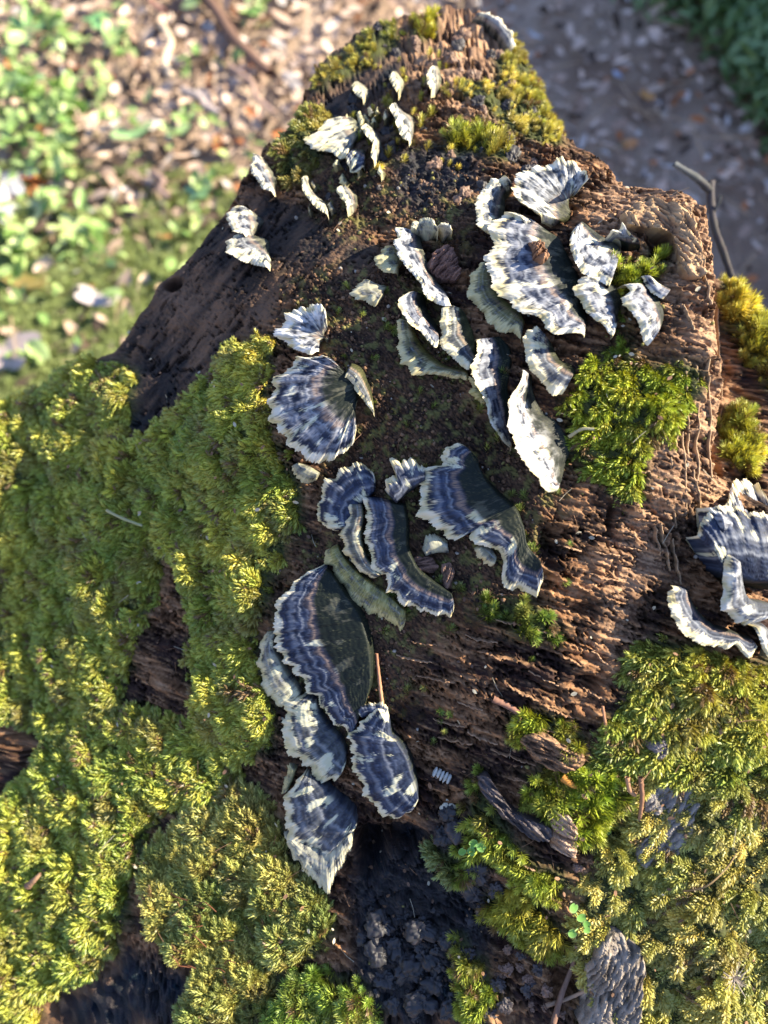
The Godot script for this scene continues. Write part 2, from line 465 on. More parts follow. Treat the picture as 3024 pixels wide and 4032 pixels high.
# look: [margin width, dark share, scars, paleness, olive, white], lifts in millimetres
func bracket(label: String, outer: Array, inner: Array, lo: float, li: float, look: Array, bulge := 2.0, group := "bracket fungi on the stump") -> void:
	if outer[0] < 1900.0 and outer[1] > 1740.0:
		lo *= 0.65
		li += 1.0
	else: lo *= 1.2
	var oc := line_of(outer, lo, 1.1)
	var ic := line_of(inner, li)
	# keep both lines smooth in height: no step of the wood may kink them
	for pass_k in 2:
		for line in [oc, ic]:
			for k in range(1, line.size() - 1):
				var p: Vector3 = line[k]
				var z: float = (line[k - 1].z + line[k + 1].z) * 0.25 + p.z * 0.5
				var f := (EYE - z) / (EYE - p.z)
				line[k] = Vector3(p.x * f, p.y * f, z)
	var rough_len := 0.0
	for k in range(1, oc.size()): rough_len += oc[k].distance_to(oc[k - 1])
	var ns := clampi(int(rough_len / 0.00026), 30, 520)
	var o := smooth_line(oc, ns)
	var n := smooth_line(ic, ns)
	# the caps of the upper groups reach back under one another
	if outer[1] < 1750.0:
		for k in ns: n[k] += (n[k] - o[k]).limit_length(0.012) * 0.35
	var width := 0.0
	for k in ns: width += o[k].distance_to(n[k]) / ns
	var nt := clampi(int(width / 0.0004), 16, 70)
	var at := n[ns / 2]
	var sd := float(used.get("bracket_fungus", 0)) * 37.3
	var root := thing("bracket_fungus", face_xf(at.x, at.y, at.z), label, "fungus", group)
	var top := PackedVector3Array()
	var low := PackedVector3Array()
	var cols := PackedColorArray()
	var lcol := PackedColorArray()
	var wide: float = look[0]
	var dark: float = look[1]
	if outer[1] < 1750.0: dark = (dark + 0.3) / 1.3
	var scars: float = look[2]
	var pale: float = look[3]
	var olive: float = look[4]
	var white: float = look[5]
	for j in nt:
		var t0 := float(j) / (nt - 1.0)
		for i in ns:
			var x := rough_len * i / (ns - 1.0)
			var ends := minf(1.0, minf(i, ns - 1 - i) / (ns * 0.06))
			var tooth := noise.get_noise_2d(x * 30000.0 + sd, sd + t0 * 14.0) * 0.8 + noise.get_noise_2d(x * 95000.0, sd + 9.0 + t0 * 9.0) * 0.8
			var lobe := noise.get_noise_2d(x * 6500.0, sd + 40.0)
			var t := t0 * (1.0 + ends * (pow(t0, 9.0) * tooth * 0.0007 + t0 * t0 * lobe * 0.0022) / maxf(width, 0.004))
			var p := n[i].lerp(o[i], t)
			var w := t0 * t0
			var lay := bulge * 0.001 * sin(PI * minf(t0, 1.0)) * ends
			lay += w * 0.0019 * lobe * ends + w * 0.0006 * noise.get_noise_2d(x * 14000.0 + sd, 5.0) * ends
			var root_in := minf(t0 / 0.10, minf(i, ns - 1 - i) / (ns * 0.035))
			if root_in < 1.0: lay -= (li * 0.001 + 0.002) * pow(1.0 - root_in, 2.0)
			var nf := noise.get_noise_2d(x * 85000.0 + sd * 3.0, t0 * width * 13000.0 + sd) * 1.3
			var nc := noise.get_noise_2d(x * 8000.0 + sd, t0 * width * 9000.0)
			var te := t0 + 0.05 * nc + 0.014 * nf
			lay += 0.00007 * sin(te * width * 3900.0) + 0.00005 * nf * w + 0.0005 * nc * t0
			lay -= pow(t0, 9.0) * 0.0011
			top.append(p + Vector3(0, 0, lay) - at)
			# colour zones, from the dark middle (z 0) to the growing edge (z 1)
			var z := (te - dark) / (1.0 - dark)
			var fine := 0.5 + 0.5 * sin(te * width * 5200.0 + 2.0 * nc)
			var c := Color(0.014, 0.019, 0.034).lerp(Color(0.07, 0.092, 0.15), clampf(0.08 + 0.32 * fine * fine + nf * 0.2 + 0.5 * nc, 0.0, 1.0))
			var z1: float = 0.30 + 0.08 * sin(sd)
			var z2: float = 0.62 + 0.07 * sin(sd * 1.7)
			var lines := exp(-pow((z - z1) / 0.035, 2.0)) * 0.8 + exp(-pow((z - z2) / 0.05, 2.0)) * 0.65
			c = c.lerp(Color(0.21, 0.225, 0.25), clampf(lines * (0.85 + 0.4 * nf), 0.0, 0.8))
			var inn := clampf((-z + 0.12 * nc + 0.05 * nf) / 0.12, 0.0, 1.0)
			var speck := bumps.get_noise_2d(x * 50000.0 + sd, t0 * width * 50000.0)
			c = c.lerp(Color(0.009, 0.012, 0.010).lerp(Color(0.10, 0.10, 0.045), clampf(speck * 1.7 - 1.0 + nc * 1.3, 0.0, 0.7)), inn)
			if dark > 0.15: c = c.lerp(Color(0.22, 0.155, 0.115), clampf(exp(-pow((z - 0.05) / 0.07, 2.0)) * (0.8 + nf), 0.0, 0.85))
			var cream := Color(0.54, 0.46, 0.23).lerp(Color(0.64, 0.59, 0.43), clampf(0.5 + nc, 0.0, 1.0))
			var scar := noise.get_noise_2d(x * 4200.0 + 500.0 + sd, t0 * width * 3200.0) * 1.1 + 0.16 * nf + 0.12 * speck + 0.3 * nc
			var sc := clampf((scar - 0.52 + scars * 0.62) * 9.0, 0.0, 1.0) * clampf((t0 - 0.06) * 8.0, 0.0, 1.0)
			sc *= 1.0 - 0.9 * inn
			c = c.lerp(cream.lerp(Color(0.42, 0.47, 0.33), 0.35), sc * 0.9)
			var mg := clampf((te - (1.0 - wide) + 0.26 * nf * wide + 0.35 * wide * nc) / (0.3 * wide), 0.0, 1.0)
			c = c.lerp(cream, mg * 0.92)
			c = c.lerp(Color(0.58, 0.56, 0.47).lerp(Color(0.40, 0.38, 0.27), clampf(0.5 + speck + nc, 0.0, 1.0)), pale * clampf(0.65 + 1.2 * nc + 0.5 * speck, 0.0, 1.0))
			c = c.lerp(Color(0.70, 0.69, 0.67), white * clampf(0.42 + nf * 0.3 + 1.5 * nc + 0.3 * (fine - 0.5), 0.0, 0.9) * clampf((te - 0.3) * 3.0, 0.0, 1.0))
			c = c.lerp(Color(0.20, 0.19, 0.03).lerp(Color(0.38, 0.34, 0.10), clampf(t0 + nf, 0.0, 1.0)), olive * clampf(0.75 + nc * 0.9 + speck * 0.4, 0.0, 0.95))
			cols.append(c)
			var thick := 0.0011 + 0.0026 * (1.0 - t0) if j < nt - 1 else 0.00012
			low.append(p + Vector3(0, 0, lay - thick) - at)
			lcol.append(Color(0.46, 0.41, 0.27).lerp(Color(0.25, 0.22, 0.1), clampf(0.3 + speck, 0.0, 1.0)))
	var cap := mat("fungus cap", 0.62, 0.32)
	part("cap", grid_mesh(top, cols, ns, nt, true), cap, root)
	part("pore_surface", grid_mesh(low, lcol, ns, nt, false), mat("pore surface", 0.85, 0.3), root)

func crusty_scraps() -> void:
	rng.seed = 67
	for q in 20:
		var x := rng.randf_range(1130.0, 1600.0)
		var y := rng.randf_range(380.0, 830.0)
		if x < 1400.0 - (y - 380.0) * 0.6: x += 200.0
		var g := rng.randf_range(2.4, 3.8)
		var r := rng.randf_range(14.0, 27.0)
		var o: Array = []
		var n: Array = []
		for k in 5:
			var a := g - 0.9 + 0.45 * k
			o.append_array([x + cos(a) * r * rng.randf_range(0.8, 1.3), y - sin(a) * r * 1.3])
			n.append_array([x + cos(a) * r * 0.25 + 4.0 * k - 8.0, y - sin(a) * r * 0.5 + 3.0 * k])
		bracket("small crusty scrap of pale fungus on the dark far shoulder of the stump", o, n, rng.randf_range(2.5, 5.0), 2, [0.4, 0.1, 0.2, rng.randf_range(0.0, 0.4), rng.randf_range(0.1, 0.6), 0.0], 2.0, "crusty fungus scraps on the far shoulder")

func build_brackets() -> void:
	# look: margin width, dark share, scars, paleness, olive, white
	# lower ones first
	bracket("round blue grey fungus with greenish white scars, beside the moss above the largest dark one", [1333, 2093, 1277, 2067, 1250, 1980, 1260, 1927, 1310, 1867, 1377, 1830, 1437, 1827, 1467, 1860, 1480, 1893], [1377, 2073, 1403, 2020, 1443, 1980, 1477, 1933], 7, 3, [0.12, 0.05, 0.42, 0.0, 0.0, 0.0])
	bracket("olive crinkled bracket underneath the long curved blue one, rim almost in the wood", [1280, 2160, 1283, 2207, 1323, 2267, 1350, 2320, 1383, 2360, 1437, 2413, 1483, 2440, 1537, 2460, 1577, 2480, 1603, 2440], [1330, 2140, 1370, 2207, 1417, 2253, 1463, 2287, 1523, 2327, 1570, 2373, 1603, 2407], 3, 3, [0.3, 0.1, 0.1, 0.1, 0.75, 0.0])
	bracket("brown and white frilled bracket tucked between the round scarred one and the long curved one", [1363, 1973, 1370, 2027, 1330, 2100, 1350, 2153, 1373, 2193, 1397, 2233, 1443, 2267, 1483, 2280], [1430, 1980, 1437, 2047, 1430, 2113, 1443, 2180, 1477, 2233, 1510, 2267], 8, 5, [0.3, 0.2, 0.25, 0.15, 0.2, 0.0])
	bracket("long curved blue black bracket with frilled edge and brown inner ring in the middle", [1423, 1940, 1437, 2013, 1457, 2073, 1427, 2120, 1450, 2167, 1470, 2233, 1530, 2300, 1527, 2333, 1577, 2373, 1630, 2400, 1683, 2413, 1737, 2420, 1777, 2423, 1793, 2367], [1603, 1980, 1617, 2073, 1617, 2153, 1657, 2233, 1710, 2280, 1763, 2320, 1787, 2343], 11, 5, [0.13, 0.42, 0.12, 0.0, 0.0, 0.0], 0.5)
	bracket("jagged upright frill of grey fungus on top of the long curved bracket", [1513, 1927, 1523, 1893, 1557, 1873, 1537, 1810, 1577, 1810, 1617, 1797, 1650, 1823, 1683, 1843], [1563, 1987, 1603, 1947, 1643, 1920, 1677, 1893], 12, 6, [0.3, 0.1, 0.2, 0.05, 0.0, 0.0])
	bracket("small pale yellowish fungus lump in the hollow below the ragged bracket", [1660, 2160, 1677, 2127, 1723, 2107, 1763, 2127], [1677, 2193, 1723, 2180, 1770, 2180], 4, 1, [0.3, 0.0, 0.1, 0.8, 0.25, 0.0], 3.0)
	bracket("tiny cream edged bracket underneath the notch of the ragged bracket", [1870, 2160, 1880, 2200, 1917, 2230, 1950, 2220], [1897, 2140, 1937, 2153, 1957, 2193], 5, 2, [0.35, 0.1, 0.1, 0.3, 0.3, 0.0])
	bracket("broad dark bracket with torn ragged edge and a bitten notch, centre of the stump", [1850, 1753, 1790, 1747, 1730, 1793, 1737, 1827, 1657, 1860, 1650, 1927, 1670, 1980, 1663, 2040, 1717, 2073, 1737, 2113, 1777, 2140, 1810, 2100, 1843, 2093, 1870, 2127, 1943, 2160, 1977, 2207, 1983, 2280, 2017, 2320, 2063, 2333, 2110, 2340, 2137, 2287, 2137, 2220], [1883, 1800, 1917, 1867, 1983, 1933, 2043, 1987, 2070, 2060, 2083, 2133, 2110, 2180, 2133, 2213], 10, 4, [0.16, 0.5, 0.2, 0.0, 0.0, 0.0], 1.5)
	bracket("pale banded bracket underneath the large black centred one, against the moss", [1050, 2487, 1023, 2540, 1013, 2607, 1023, 2673, 1050, 2727, 1070, 2760, 1110, 2780, 1150, 2760], [1087, 2490, 1083, 2550, 1110, 2600, 1140, 2650, 1180, 2700, 1190, 2740], 4, 3, [0.35, 0.0, 0.4, 0.45, 0.25, 0.0])
	bracket("largest bracket, black green centre with blue and white bands along its rim", [1283, 2220, 1217, 2253, 1150, 2300, 1094, 2370, 1085, 2461, 1083, 2547, 1080, 2570, 1123, 2600, 1150, 2643, 1203, 2693, 1217, 2733, 1257, 2760, 1270, 2800, 1323, 2853, 1357, 2873, 1377, 2900, 1410, 2860], [1297, 2247, 1370, 2330, 1430, 2400, 1467, 2480, 1480, 2580, 1475, 2680, 1450, 2750, 1420, 2790], 10, 5, [0.08, 0.56, 0.1, 0.0, 0.0, 0.0], 0.5)
	bracket("thin yellow rim of fungus squeezed between two brown banded brackets at the moss edge", [1130, 2993, 1117, 3067, 1107, 3133], [1170, 3027, 1157, 3067, 1137, 3113], 3, 2, [0.4, 0.0, 0.1, 0.3, 0.6, 0.0])
	bracket("purple brown banded bracket with cream streaks below the largest one", [1203, 2733, 1143, 2760, 1120, 2807, 1113, 2873, 1143, 2967, 1177, 3000, 1210, 3027, 1250, 3067, 1283, 3080, 1323, 3073, 1357, 3027], [1250, 2753, 1270, 2807, 1310, 2860, 1350, 2900, 1370, 2953, 1363, 3007], 7, 3, [0.28, 0.05, 0.42, 0.05, 0.12, 0.0])
	bracket("small rolled grey bracket behind the top of the oval blue one", [1410, 2813, 1410, 2780, 1450, 2763, 1503, 2767, 1530, 2793], [1430, 2830, 1470, 2815, 1515, 2820], 8, 4, [0.12, 0.1, 0.05, 0.0, 0.0, 0.0])
	bracket("cream fungus tongue hanging lowest of all, tapering to a point over the dark hollow", [1110, 3280, 1163, 3393, 1217, 3453, 1263, 3493, 1290, 3517, 1310, 3473, 1343, 3420, 1377, 3353, 1393, 3293], [1143, 3290, 1190, 3310, 1243, 3330, 1290, 3330, 1330, 3310, 1377, 3275], 5, 6, [0.3, 0.0, 0.2, 0.85, 0.2, 0.0], 2.0)
	bracket("dark purple bracket with a large cream patch, above the hanging cream tongue", [1203, 3047, 1170, 3073, 1137, 3120, 1110, 3153, 1117, 3207, 1127, 3267, 1143, 3313, 1177, 3353, 1230, 3380, 1277, 3387, 1310, 3360, 1323, 3320, 1383, 3280], [1237, 3067, 1297, 3100, 1337, 3133, 1377, 3167, 1403, 3200, 1410, 3240, 1397, 3267], 10, 5, [0.2, 0.02, 0.55, 0.05, 0.05, 0.0])
	bracket("oval slate blue bracket with cream blotches, standing out over the dark hollow", [1530, 2807, 1483, 2793, 1443, 2827, 1417, 2860, 1377, 2893, 1370, 2953, 1383, 3033, 1410, 3087, 1443, 3140, 1497, 3193, 1543, 3227, 1570, 3227, 1597, 3200, 1637, 3200], [1537, 2847, 1550, 2893, 1590, 2933, 1623, 2980, 1637, 3033, 1650, 3087, 1650, 3153], 13, 6, [0.11, 0.12, 0.46, 0.0, 0.0, 0.0])
	bracket("small bright white bracket, uppermost of the pair at the left moss edge", [1287, 1267, 1273, 1213, 1207, 1193, 1140, 1220, 1120, 1267, 1087, 1313, 1133, 1357, 1187, 1383, 1227, 1393, 1250, 1373], [1280, 1300, 1267, 1313, 1260, 1333, 1257, 1353], 8, 2, [0.3, 0.0, 0.2, 0.25, 0.0, 0.6], 3.0)
	bracket("little beige bracket peeping out under the big half round one by the moss", [1143, 1833, 1147, 1873, 1193, 1897, 1247, 1893], [1173, 1820, 1220, 1833, 1260, 1860], 3, 2, [0.3, 0.0, 0.1, 0.6, 0.3, 0.0])
	bracket("big half round bracket blotched white and blue beside the left moss", [1320, 1420, 1287, 1403, 1220, 1400, 1160, 1413, 1127, 1453, 1073, 1500, 1063, 1593, 1073, 1653, 1107, 1713, 1160, 1773, 1220, 1807, 1267, 1827, 1307, 1813, 1333, 1787, 1360, 1780, 1393, 1740, 1400, 1687], [1340, 1447, 1360, 1487, 1380, 1527, 1393, 1580, 1400, 1633], 9, 4, [0.12, 0.3, 0.34, 0.0, 0.0, 0.25], 3.0)
	bracket("small narrow dark blade of fungus right beside the half round blotched one", [1353, 1480, 1380, 1513, 1413, 1547, 1447, 1593, 1473, 1633], [1373, 1437, 1413, 1460, 1440, 1507, 1460, 1560, 1475, 1627], 6, 3, [0.25, 0.2, 0.1, 0.0, 0.15, 0.0])
	bracket("olive edged bracket lying lowest of the group left of the two tall blades", [1577, 1243, 1567, 1303, 1563, 1363, 1583, 1410, 1603, 1443, 1650, 1473, 1697, 1470, 1743, 1477, 1783, 1490, 1850, 1497], [1617, 1263, 1623, 1317, 1643, 1363, 1683, 1410, 1737, 1443, 1797, 1457, 1850, 1470], 4, 2, [0.3, 0.15, 0.1, 0.1, 0.5, 0.0])
	bracket("narrow folded bracket with bluish white crest, left one of two in the shade", [1617, 1143, 1580, 1157, 1577, 1210, 1603, 1257, 1650, 1297, 1683, 1337, 1717, 1363, 1730, 1343], [1657, 1150, 1657, 1197, 1677, 1243, 1710, 1283, 1730, 1317], 11, 4, [0.18, 0.3, 0.12, 0.0, 0.0, 0.15])
	bracket("curved bracket with clean blue band and cream rim, right of the narrow folded one", [1783, 1200, 1743, 1217, 1737, 1270, 1727, 1337, 1750, 1370, 1790, 1410, 1837, 1450, 1860, 1443], [1810, 1210, 1823, 1263, 1837, 1317, 1857, 1363, 1877, 1410], 9, 4, [0.26, 0.25, 0.08, 0.0, 0.15, 0.0])
	bracket("bright white wavy bracket running down from a yellow lump in the upper middle", [1553, 880, 1560, 927, 1553, 967, 1593, 1040, 1633, 1087, 1660, 1120, 1680, 1167, 1733, 1200, 1787, 1200], [1640, 907, 1640, 967, 1660, 1013, 1680, 1073, 1720, 1127, 1767, 1167], 10, 3, [0.25, 0.1, 0.2, 0.1, 0.0, 0.5])
	bracket("yellow cream knob of fungus at the head of the white wavy bracket", [1620, 907, 1627, 867, 1673, 853, 1713, 867, 1727, 920], [1647, 933, 1687, 940, 1720, 933], 9, 3, [0.3, 0.0, 0.1, 0.8, 0.3, 0.0], 3.0)
	bracket("small grey white flap right beside the yellow cream knob", [1720, 887, 1733, 860, 1773, 867, 1783, 913], [1727, 913, 1747, 933, 1773, 927], 8, 3, [0.3, 0.0, 0.2, 0.5, 0.0, 0.2])
	bracket("rounded yellow crust left of the white wavy bracket", [1567, 973, 1520, 973, 1483, 1000, 1487, 1040, 1520, 1067, 1567, 1073], [1573, 993, 1580, 1020, 1573, 1053], 7, 2, [0.3, 0.0, 0.1, 0.6, 0.6, 0.0], 3.0)
	bracket("pale crumbly crust below the rounded yellow one", [1440, 1093, 1387, 1120, 1393, 1167, 1440, 1187, 1473, 1207, 1493, 1180], [1467, 1113, 1500, 1140, 1507, 1167], 4, 2, [0.3, 0.0, 0.3, 0.6, 0.3, 0.0])
	bracket("fan shaped grey bracket with fine rings, highest of the right hand cluster", [2147, 847, 2067, 800, 2033, 767, 2020, 713, 2053, 677, 2127, 647, 2200, 630, 2267, 643, 2297, 660, 2317, 700, 2293, 727], [2200, 873, 2213, 847, 2227, 813, 2240, 787, 2247, 767], 12, 3, [0.13, 0.1, 0.12, 0.0, 0.1, 0.45], 1.0)
	bracket("cream rimmed bracket curling just left of the fan shaped one", [2020, 713, 1980, 693, 1933, 707, 1893, 740, 1877, 813, 1880, 873, 1913, 907, 1947, 927], [2020, 747, 1980, 767, 1967, 813, 1960, 860, 1960, 900], 9, 3, [0.3, 0.1, 0.25, 0.05, 0.1, 0.25])
	bracket("olive and cream bracket sheltering under the largest sunlit one", [1900, 1020, 1853, 1073, 1850, 1133, 1853, 1187, 1893, 1227, 1927, 1260, 1967, 1300, 2020, 1307, 2060, 1340], [1933, 1033, 1927, 1100, 1947, 1167, 1987, 1207, 2033, 1240, 2067, 1287], 4, 2, [0.28, 0.1, 0.1, 0.1, 0.55, 0.0])
	bracket("largest sunlit bracket, striped white and blue with a brown wood bit on it", [2080, 873, 2027, 833, 1980, 840, 1940, 873, 1933, 927, 1940, 967, 1913, 1020, 1933, 1087, 1960, 1147, 2007, 1193, 2053, 1227, 2120, 1247, 2153, 1287, 2200, 1313, 2260, 1307, 2320, 1313], [2120, 900, 2173, 927, 2200, 980, 2227, 1033, 2253, 1087, 2267, 1153, 2280, 1220, 2313, 1287], 11, 3, [0.2, 0.28, 0.3, 0.0, 0.0, 0.25], 2.0)
	bracket("white silvery strip of fungus right of the largest sunlit bracket, above a mossy crack", [2260, 900, 2247, 960, 2267, 1020, 2293, 1067, 2340, 1093, 2380, 1113, 2413, 1120], [2280, 873, 2327, 920, 2373, 953, 2420, 980, 2440, 1013], 8, 3, [0.2, 0.1, 0.25, 0.1, 0.0, 0.65])
	bracket("white bracket with wavy rim left of the green mossy crack", [2327, 1087, 2280, 1100, 2260, 1140, 2280, 1187, 2307, 1227, 2340, 1253, 2380, 1273, 2400, 1307, 2427, 1320], [2367, 1100, 2400, 1133, 2420, 1173, 2420, 1227, 2427, 1287], 8, 3, [0.22, 0.2, 0.25, 0.05, 0.0, 0.45])
	bracket("white toothed bracket right of the green mossy crack, beside the brown wood", [2453, 1113, 2487, 1140, 2447, 1173, 2473, 1207, 2507, 1240, 2527, 1287, 2533, 1320, 2553, 1360, 2573, 1333], [2520, 1113, 2553, 1153, 2580, 1200, 2597, 1247, 2597, 1300], 8, 3, [0.22, 0.2, 0.2, 0.05, 0.0, 0.45])
	bracket("little dark grey scrap of fungus on the brown wood, nearest the rim", [2527, 1080, 2547, 1120, 2587, 1160, 2620, 1173], [2553, 1087, 2587, 1120, 2640, 1147], 5, 3, [0.1, 0.1, 0.1, 0.0, 0.0, 0.3])
	bracket("curled grey scrap of fungus in the hollow of the pale wood", [2400, 920, 2440, 900, 2453, 873, 2467, 900, 2507, 933], [2427, 947, 2467, 960, 2520, 967], 8, 3, [0.2, 0.1, 0.1, 0.0, 0.0, 0.35])
	bracket("rounded blue bracket with cream stripes directly left of the bright green moss", [2123, 1270, 2083, 1303, 2070, 1350, 2073, 1410, 2097, 1463, 2130, 1510, 2177, 1543, 2217, 1547, 2223, 1517], [2157, 1330, 2163, 1383, 2183, 1423, 2223, 1450, 2263, 1477], 8, 3, [0.26, 0.15, 0.16, 0.0, 0.05, 0.0])
	bracket("olive crust under the left one of the two tall blades", [1850, 1477, 1853, 1530, 1877, 1577, 1910, 1590], [1883, 1503, 1897, 1543, 1917, 1583], 3, 2, [0.3, 0.0, 0.0, 0.2, 0.8, 0.0])
	bracket("tall slate blue blade with a white left edge, left one of two standing blades", [1877, 1323, 1883, 1383, 1860, 1430, 1857, 1477, 1890, 1523, 1917, 1597, 1930, 1657, 1963, 1703, 1990, 1743, 2023, 1770], [1943, 1317, 1983, 1370, 1990, 1423, 1983, 1483, 1983, 1543, 1997, 1603, 2010, 1670, 2023, 1743], 11, 4, [0.16, 0.25, 0.06, 0.0, 0.0, 0.25], -1.5)
	bracket("dazzling white standing blade with a dark back, right one of two blades", [2067, 1443, 2050, 1503, 2010, 1570, 2003, 1650, 2017, 1717, 2043, 1783, 2083, 1843, 2123, 1890, 2163, 1937, 2210, 1923], [2093, 1463, 2090, 1543, 2117, 1617, 2170, 1663, 2210, 1717, 2230, 1777, 2217, 1837, 2210, 1910], 15, 3, [0.3, 0.4, 0.1, 0.05, 0.0, 0.6], -1.0)
	bracket("cream edged crescent with violet band above the moss at the right border", [2671, 2313, 2631, 2340, 2638, 2393, 2658, 2440, 2685, 2480, 2718, 2513, 2765, 2540, 2811, 2547, 2851, 2553, 2905, 2547, 2938, 2580, 2978, 2580, 2991, 2540], [2711, 2313, 2731, 2367, 2765, 2413, 2811, 2453, 2865, 2473, 2918, 2493, 2958, 2507], 9, 3, [0.34, 0.25, 0.1, 0.05, 0.0, 0.0])
	bracket("black weathered bracket with a white rolled rim, uppermost at the right border", [2778, 2000, 2851, 1993, 2878, 1967, 2885, 1913, 2911, 1887, 2958, 1890, 2998, 1920, 3040, 1970], [2790, 2150, 2860, 2230, 2930, 2300, 3000, 2330, 3060, 2330], 8, 4, [0.14, 0.3, 0.05, 0.0, 0.0, 0.3], 7.0)
	bracket("broad purple grey cap at the right border, above the white folded edge", [2750, 2120, 2765, 2060, 2800, 2020, 2850, 2000, 2900, 2005, 2960, 2020, 3050, 2030], [2830, 2260, 2870, 2290, 2920, 2300, 2970, 2310, 3060, 2310], 9, 8, [0.06, 0.1, 0.1, 0.0, 0.0, 0.0], 5.0)
	bracket("thick white folded bracket edge at the right border, above the cream crescent", [2851, 2160, 2858, 2220, 2851, 2273, 2851, 2340, 2845, 2387, 2871, 2420, 2905, 2460, 2958, 2460, 3040, 2433], [2905, 2207, 2918, 2260, 2931, 2313, 2958, 2353, 3040, 2373], 11, 8, [0.25, 0.1, 0.2, 0.15, 0.0, 0.35], 5.0)
	bracket("pale scrap of bracket cut off by the right border, beside the cream crescent", [2971, 2467, 2991, 2500, 3011, 2560, 3040, 2600], [3000, 2450, 3030, 2480, 3060, 2530], 9, 5, [0.3, 0.1, 0.2, 0.2, 0.0, 0.2])
	# soft, smaller ones on the far shoulder
	bracket("white grey bracket, upper one of two on the dark left flank", [953, 803, 900, 827, 893, 860, 913, 903, 960, 917], [993, 833, 1007, 873, 1000, 913], 9, 3, [0.3, 0.1, 0.3, 0.2, 0.0, 0.35])
	bracket("white grey bracket, lower one of two on the dark left flank", [940, 907, 900, 933, 883, 960, 900, 987, 947, 1020, 1000, 1043, 1053, 1047], [993, 927, 1033, 960, 1060, 1000], 9, 3, [0.3, 0.15, 0.3, 0.15, 0.05, 0.25])
	bracket("small pale bracket at the far left edge of the stump, below the yellow moss", [993, 593, 987, 647, 1000, 693, 1027, 733, 1073, 750], [1033, 620, 1053, 667, 1073, 707, 1080, 740], 8, 3, [0.35, 0.1, 0.3, 0.2, 0.0, 0.3])
	bracket("thin pale green crescent sliver of fungus on the mossy upper left slope", [1183, 693, 1193, 747, 1220, 787, 1253, 820, 1290, 840], [1207, 690, 1220, 743, 1247, 777, 1280, 807, 1293, 830], 9, 3, [0.5, 0.0, 0.2, 0.6, 0.2, 0.0])
	bracket("small dark bracket with greenish white edge right of the crescent sliver", [1333, 727, 1327, 760, 1360, 793, 1367, 827], [1367, 740, 1393, 773, 1400, 813], 8, 3, [0.4, 0.1, 0.3, 0.2, 0.1, 0.0])
	bracket("crumpled white bracket, biggest on the upper left shoulder of the stump", [1280, 467, 1260, 507, 1207, 540, 1227, 580, 1300, 593, 1333, 620, 1367, 607], [1353, 460, 1387, 487, 1393, 540, 1387, 580], 6, 3, [0.4, 0.0, 0.4, 0.3, 0.15, 0.15])
	bracket("dark slate bracket hanging below the crumpled white one", [1360, 613, 1373, 660, 1400, 673, 1433, 647], [1387, 593, 1427, 607, 1440, 627], 7, 3, [0.1, 0.1, 0.05, 0.0, 0.0, 0.0])
	bracket("narrow yellow white fungus flake right of the crumpled white bracket", [1420, 493, 1440, 527, 1467, 560, 1460, 607, 1473, 627], [1447, 487, 1473, 520, 1493, 560, 1493, 607], 9, 3, [0.5, 0.0, 0.3, 0.5, 0.2, 0.1])
	bracket("white and blue fungus flake on the far ridge, right of the yellow white flake", [1527, 413, 1553, 453, 1567, 500, 1587, 540, 1613, 547], [1553, 407, 1587, 447, 1620, 473, 1627, 520], 9, 3, [0.4, 0.0, 0.3, 0.3, 0.1, 0.25])
	bracket("yellowish fungus flake higher on the far ridge, near the summit moss", [1530, 290, 1545, 330, 1570, 360], [1555, 285, 1580, 320, 1585, 350], 8, 3, [0.5, 0.0, 0.2, 0.5, 0.3, 0.0])
	bracket("grey fungus flake in the middle of the summit, among brown wood", [1690, 260, 1680, 310, 1700, 350], [1720, 265, 1730, 310, 1725, 345], 8, 3, [0.4, 0.1, 0.2, 0.3, 0.1, 0.1])
	bracket("cream fungus flake half way down the far ridge, in the shade of the summit", [1380, 330, 1400, 365, 1430, 385], [1405, 325, 1435, 350, 1450, 375], 8, 3, [0.5, 0.0, 0.2, 0.6, 0.2, 0.0])
	bracket("silver grey scale of fungus along the summit's far edge", [1880, 40, 1960, 70, 2010, 120, 2035, 180], [1860, 70, 1930, 100, 1980, 150, 2010, 200], 4, 3, [0.2, 0.0, 0.2, 0.4, 0.0, 0.3])

# ------------------------------------------------------------------ moss
func leaf_into(pts: PackedVector3Array, cols: PackedColorArray, p: Vector3, d: Vector3, side: Vector3, nrm: Vector3, l: float, w: float, c: Color) -> void:
	var m := p + d * (l * 0.42)
	var lft := m + side * w + nrm * (w * 0.45)
	var rgt := m - side * w + nrm * (w * 0.45)
	var tip := p + d * l + nrm * (l * 0.12)
	pts.append_array([p, tip, lft, p, rgt, tip])
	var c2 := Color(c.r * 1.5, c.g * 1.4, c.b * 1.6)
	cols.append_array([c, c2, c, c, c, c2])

func leafy_stem(pts: PackedVector3Array, cols: PackedColorArray, base: Vector3, dir: Vector3, bend: Vector3, length: float, n: int, leaf: float, width: float, spread: float, c0: Color, c1: Color) -> void:
	var p := base
	var d := dir.normalized()
	for k in n:
		var t := float(k) / n
		var ang := k * 2.39996 + rng.randf() * 0.5
		var q := d.cross(Vector3(0.31, 0.2, 0.93)).normalized()
		var r := d.cross(q)
		var out := q * cos(ang) + r * sin(ang)
		var sp := spread * (1.0 - 0.55 * t) * rng.randf_range(0.8, 1.2)
		var ld := (d * cos(sp) + out * sin(sp)).normalized()
		var side := ld.cross(out).normalized()
		var sz := (0.7 + 0.6 * sin(PI * minf(1.0, t * 0.8 + 0.2))) * rng.randf_range(0.85, 1.15)
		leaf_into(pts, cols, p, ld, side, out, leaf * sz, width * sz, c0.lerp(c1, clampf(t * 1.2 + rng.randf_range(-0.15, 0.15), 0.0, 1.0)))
		p += d * (length / n)
		d = (d + bend / n).normalized()

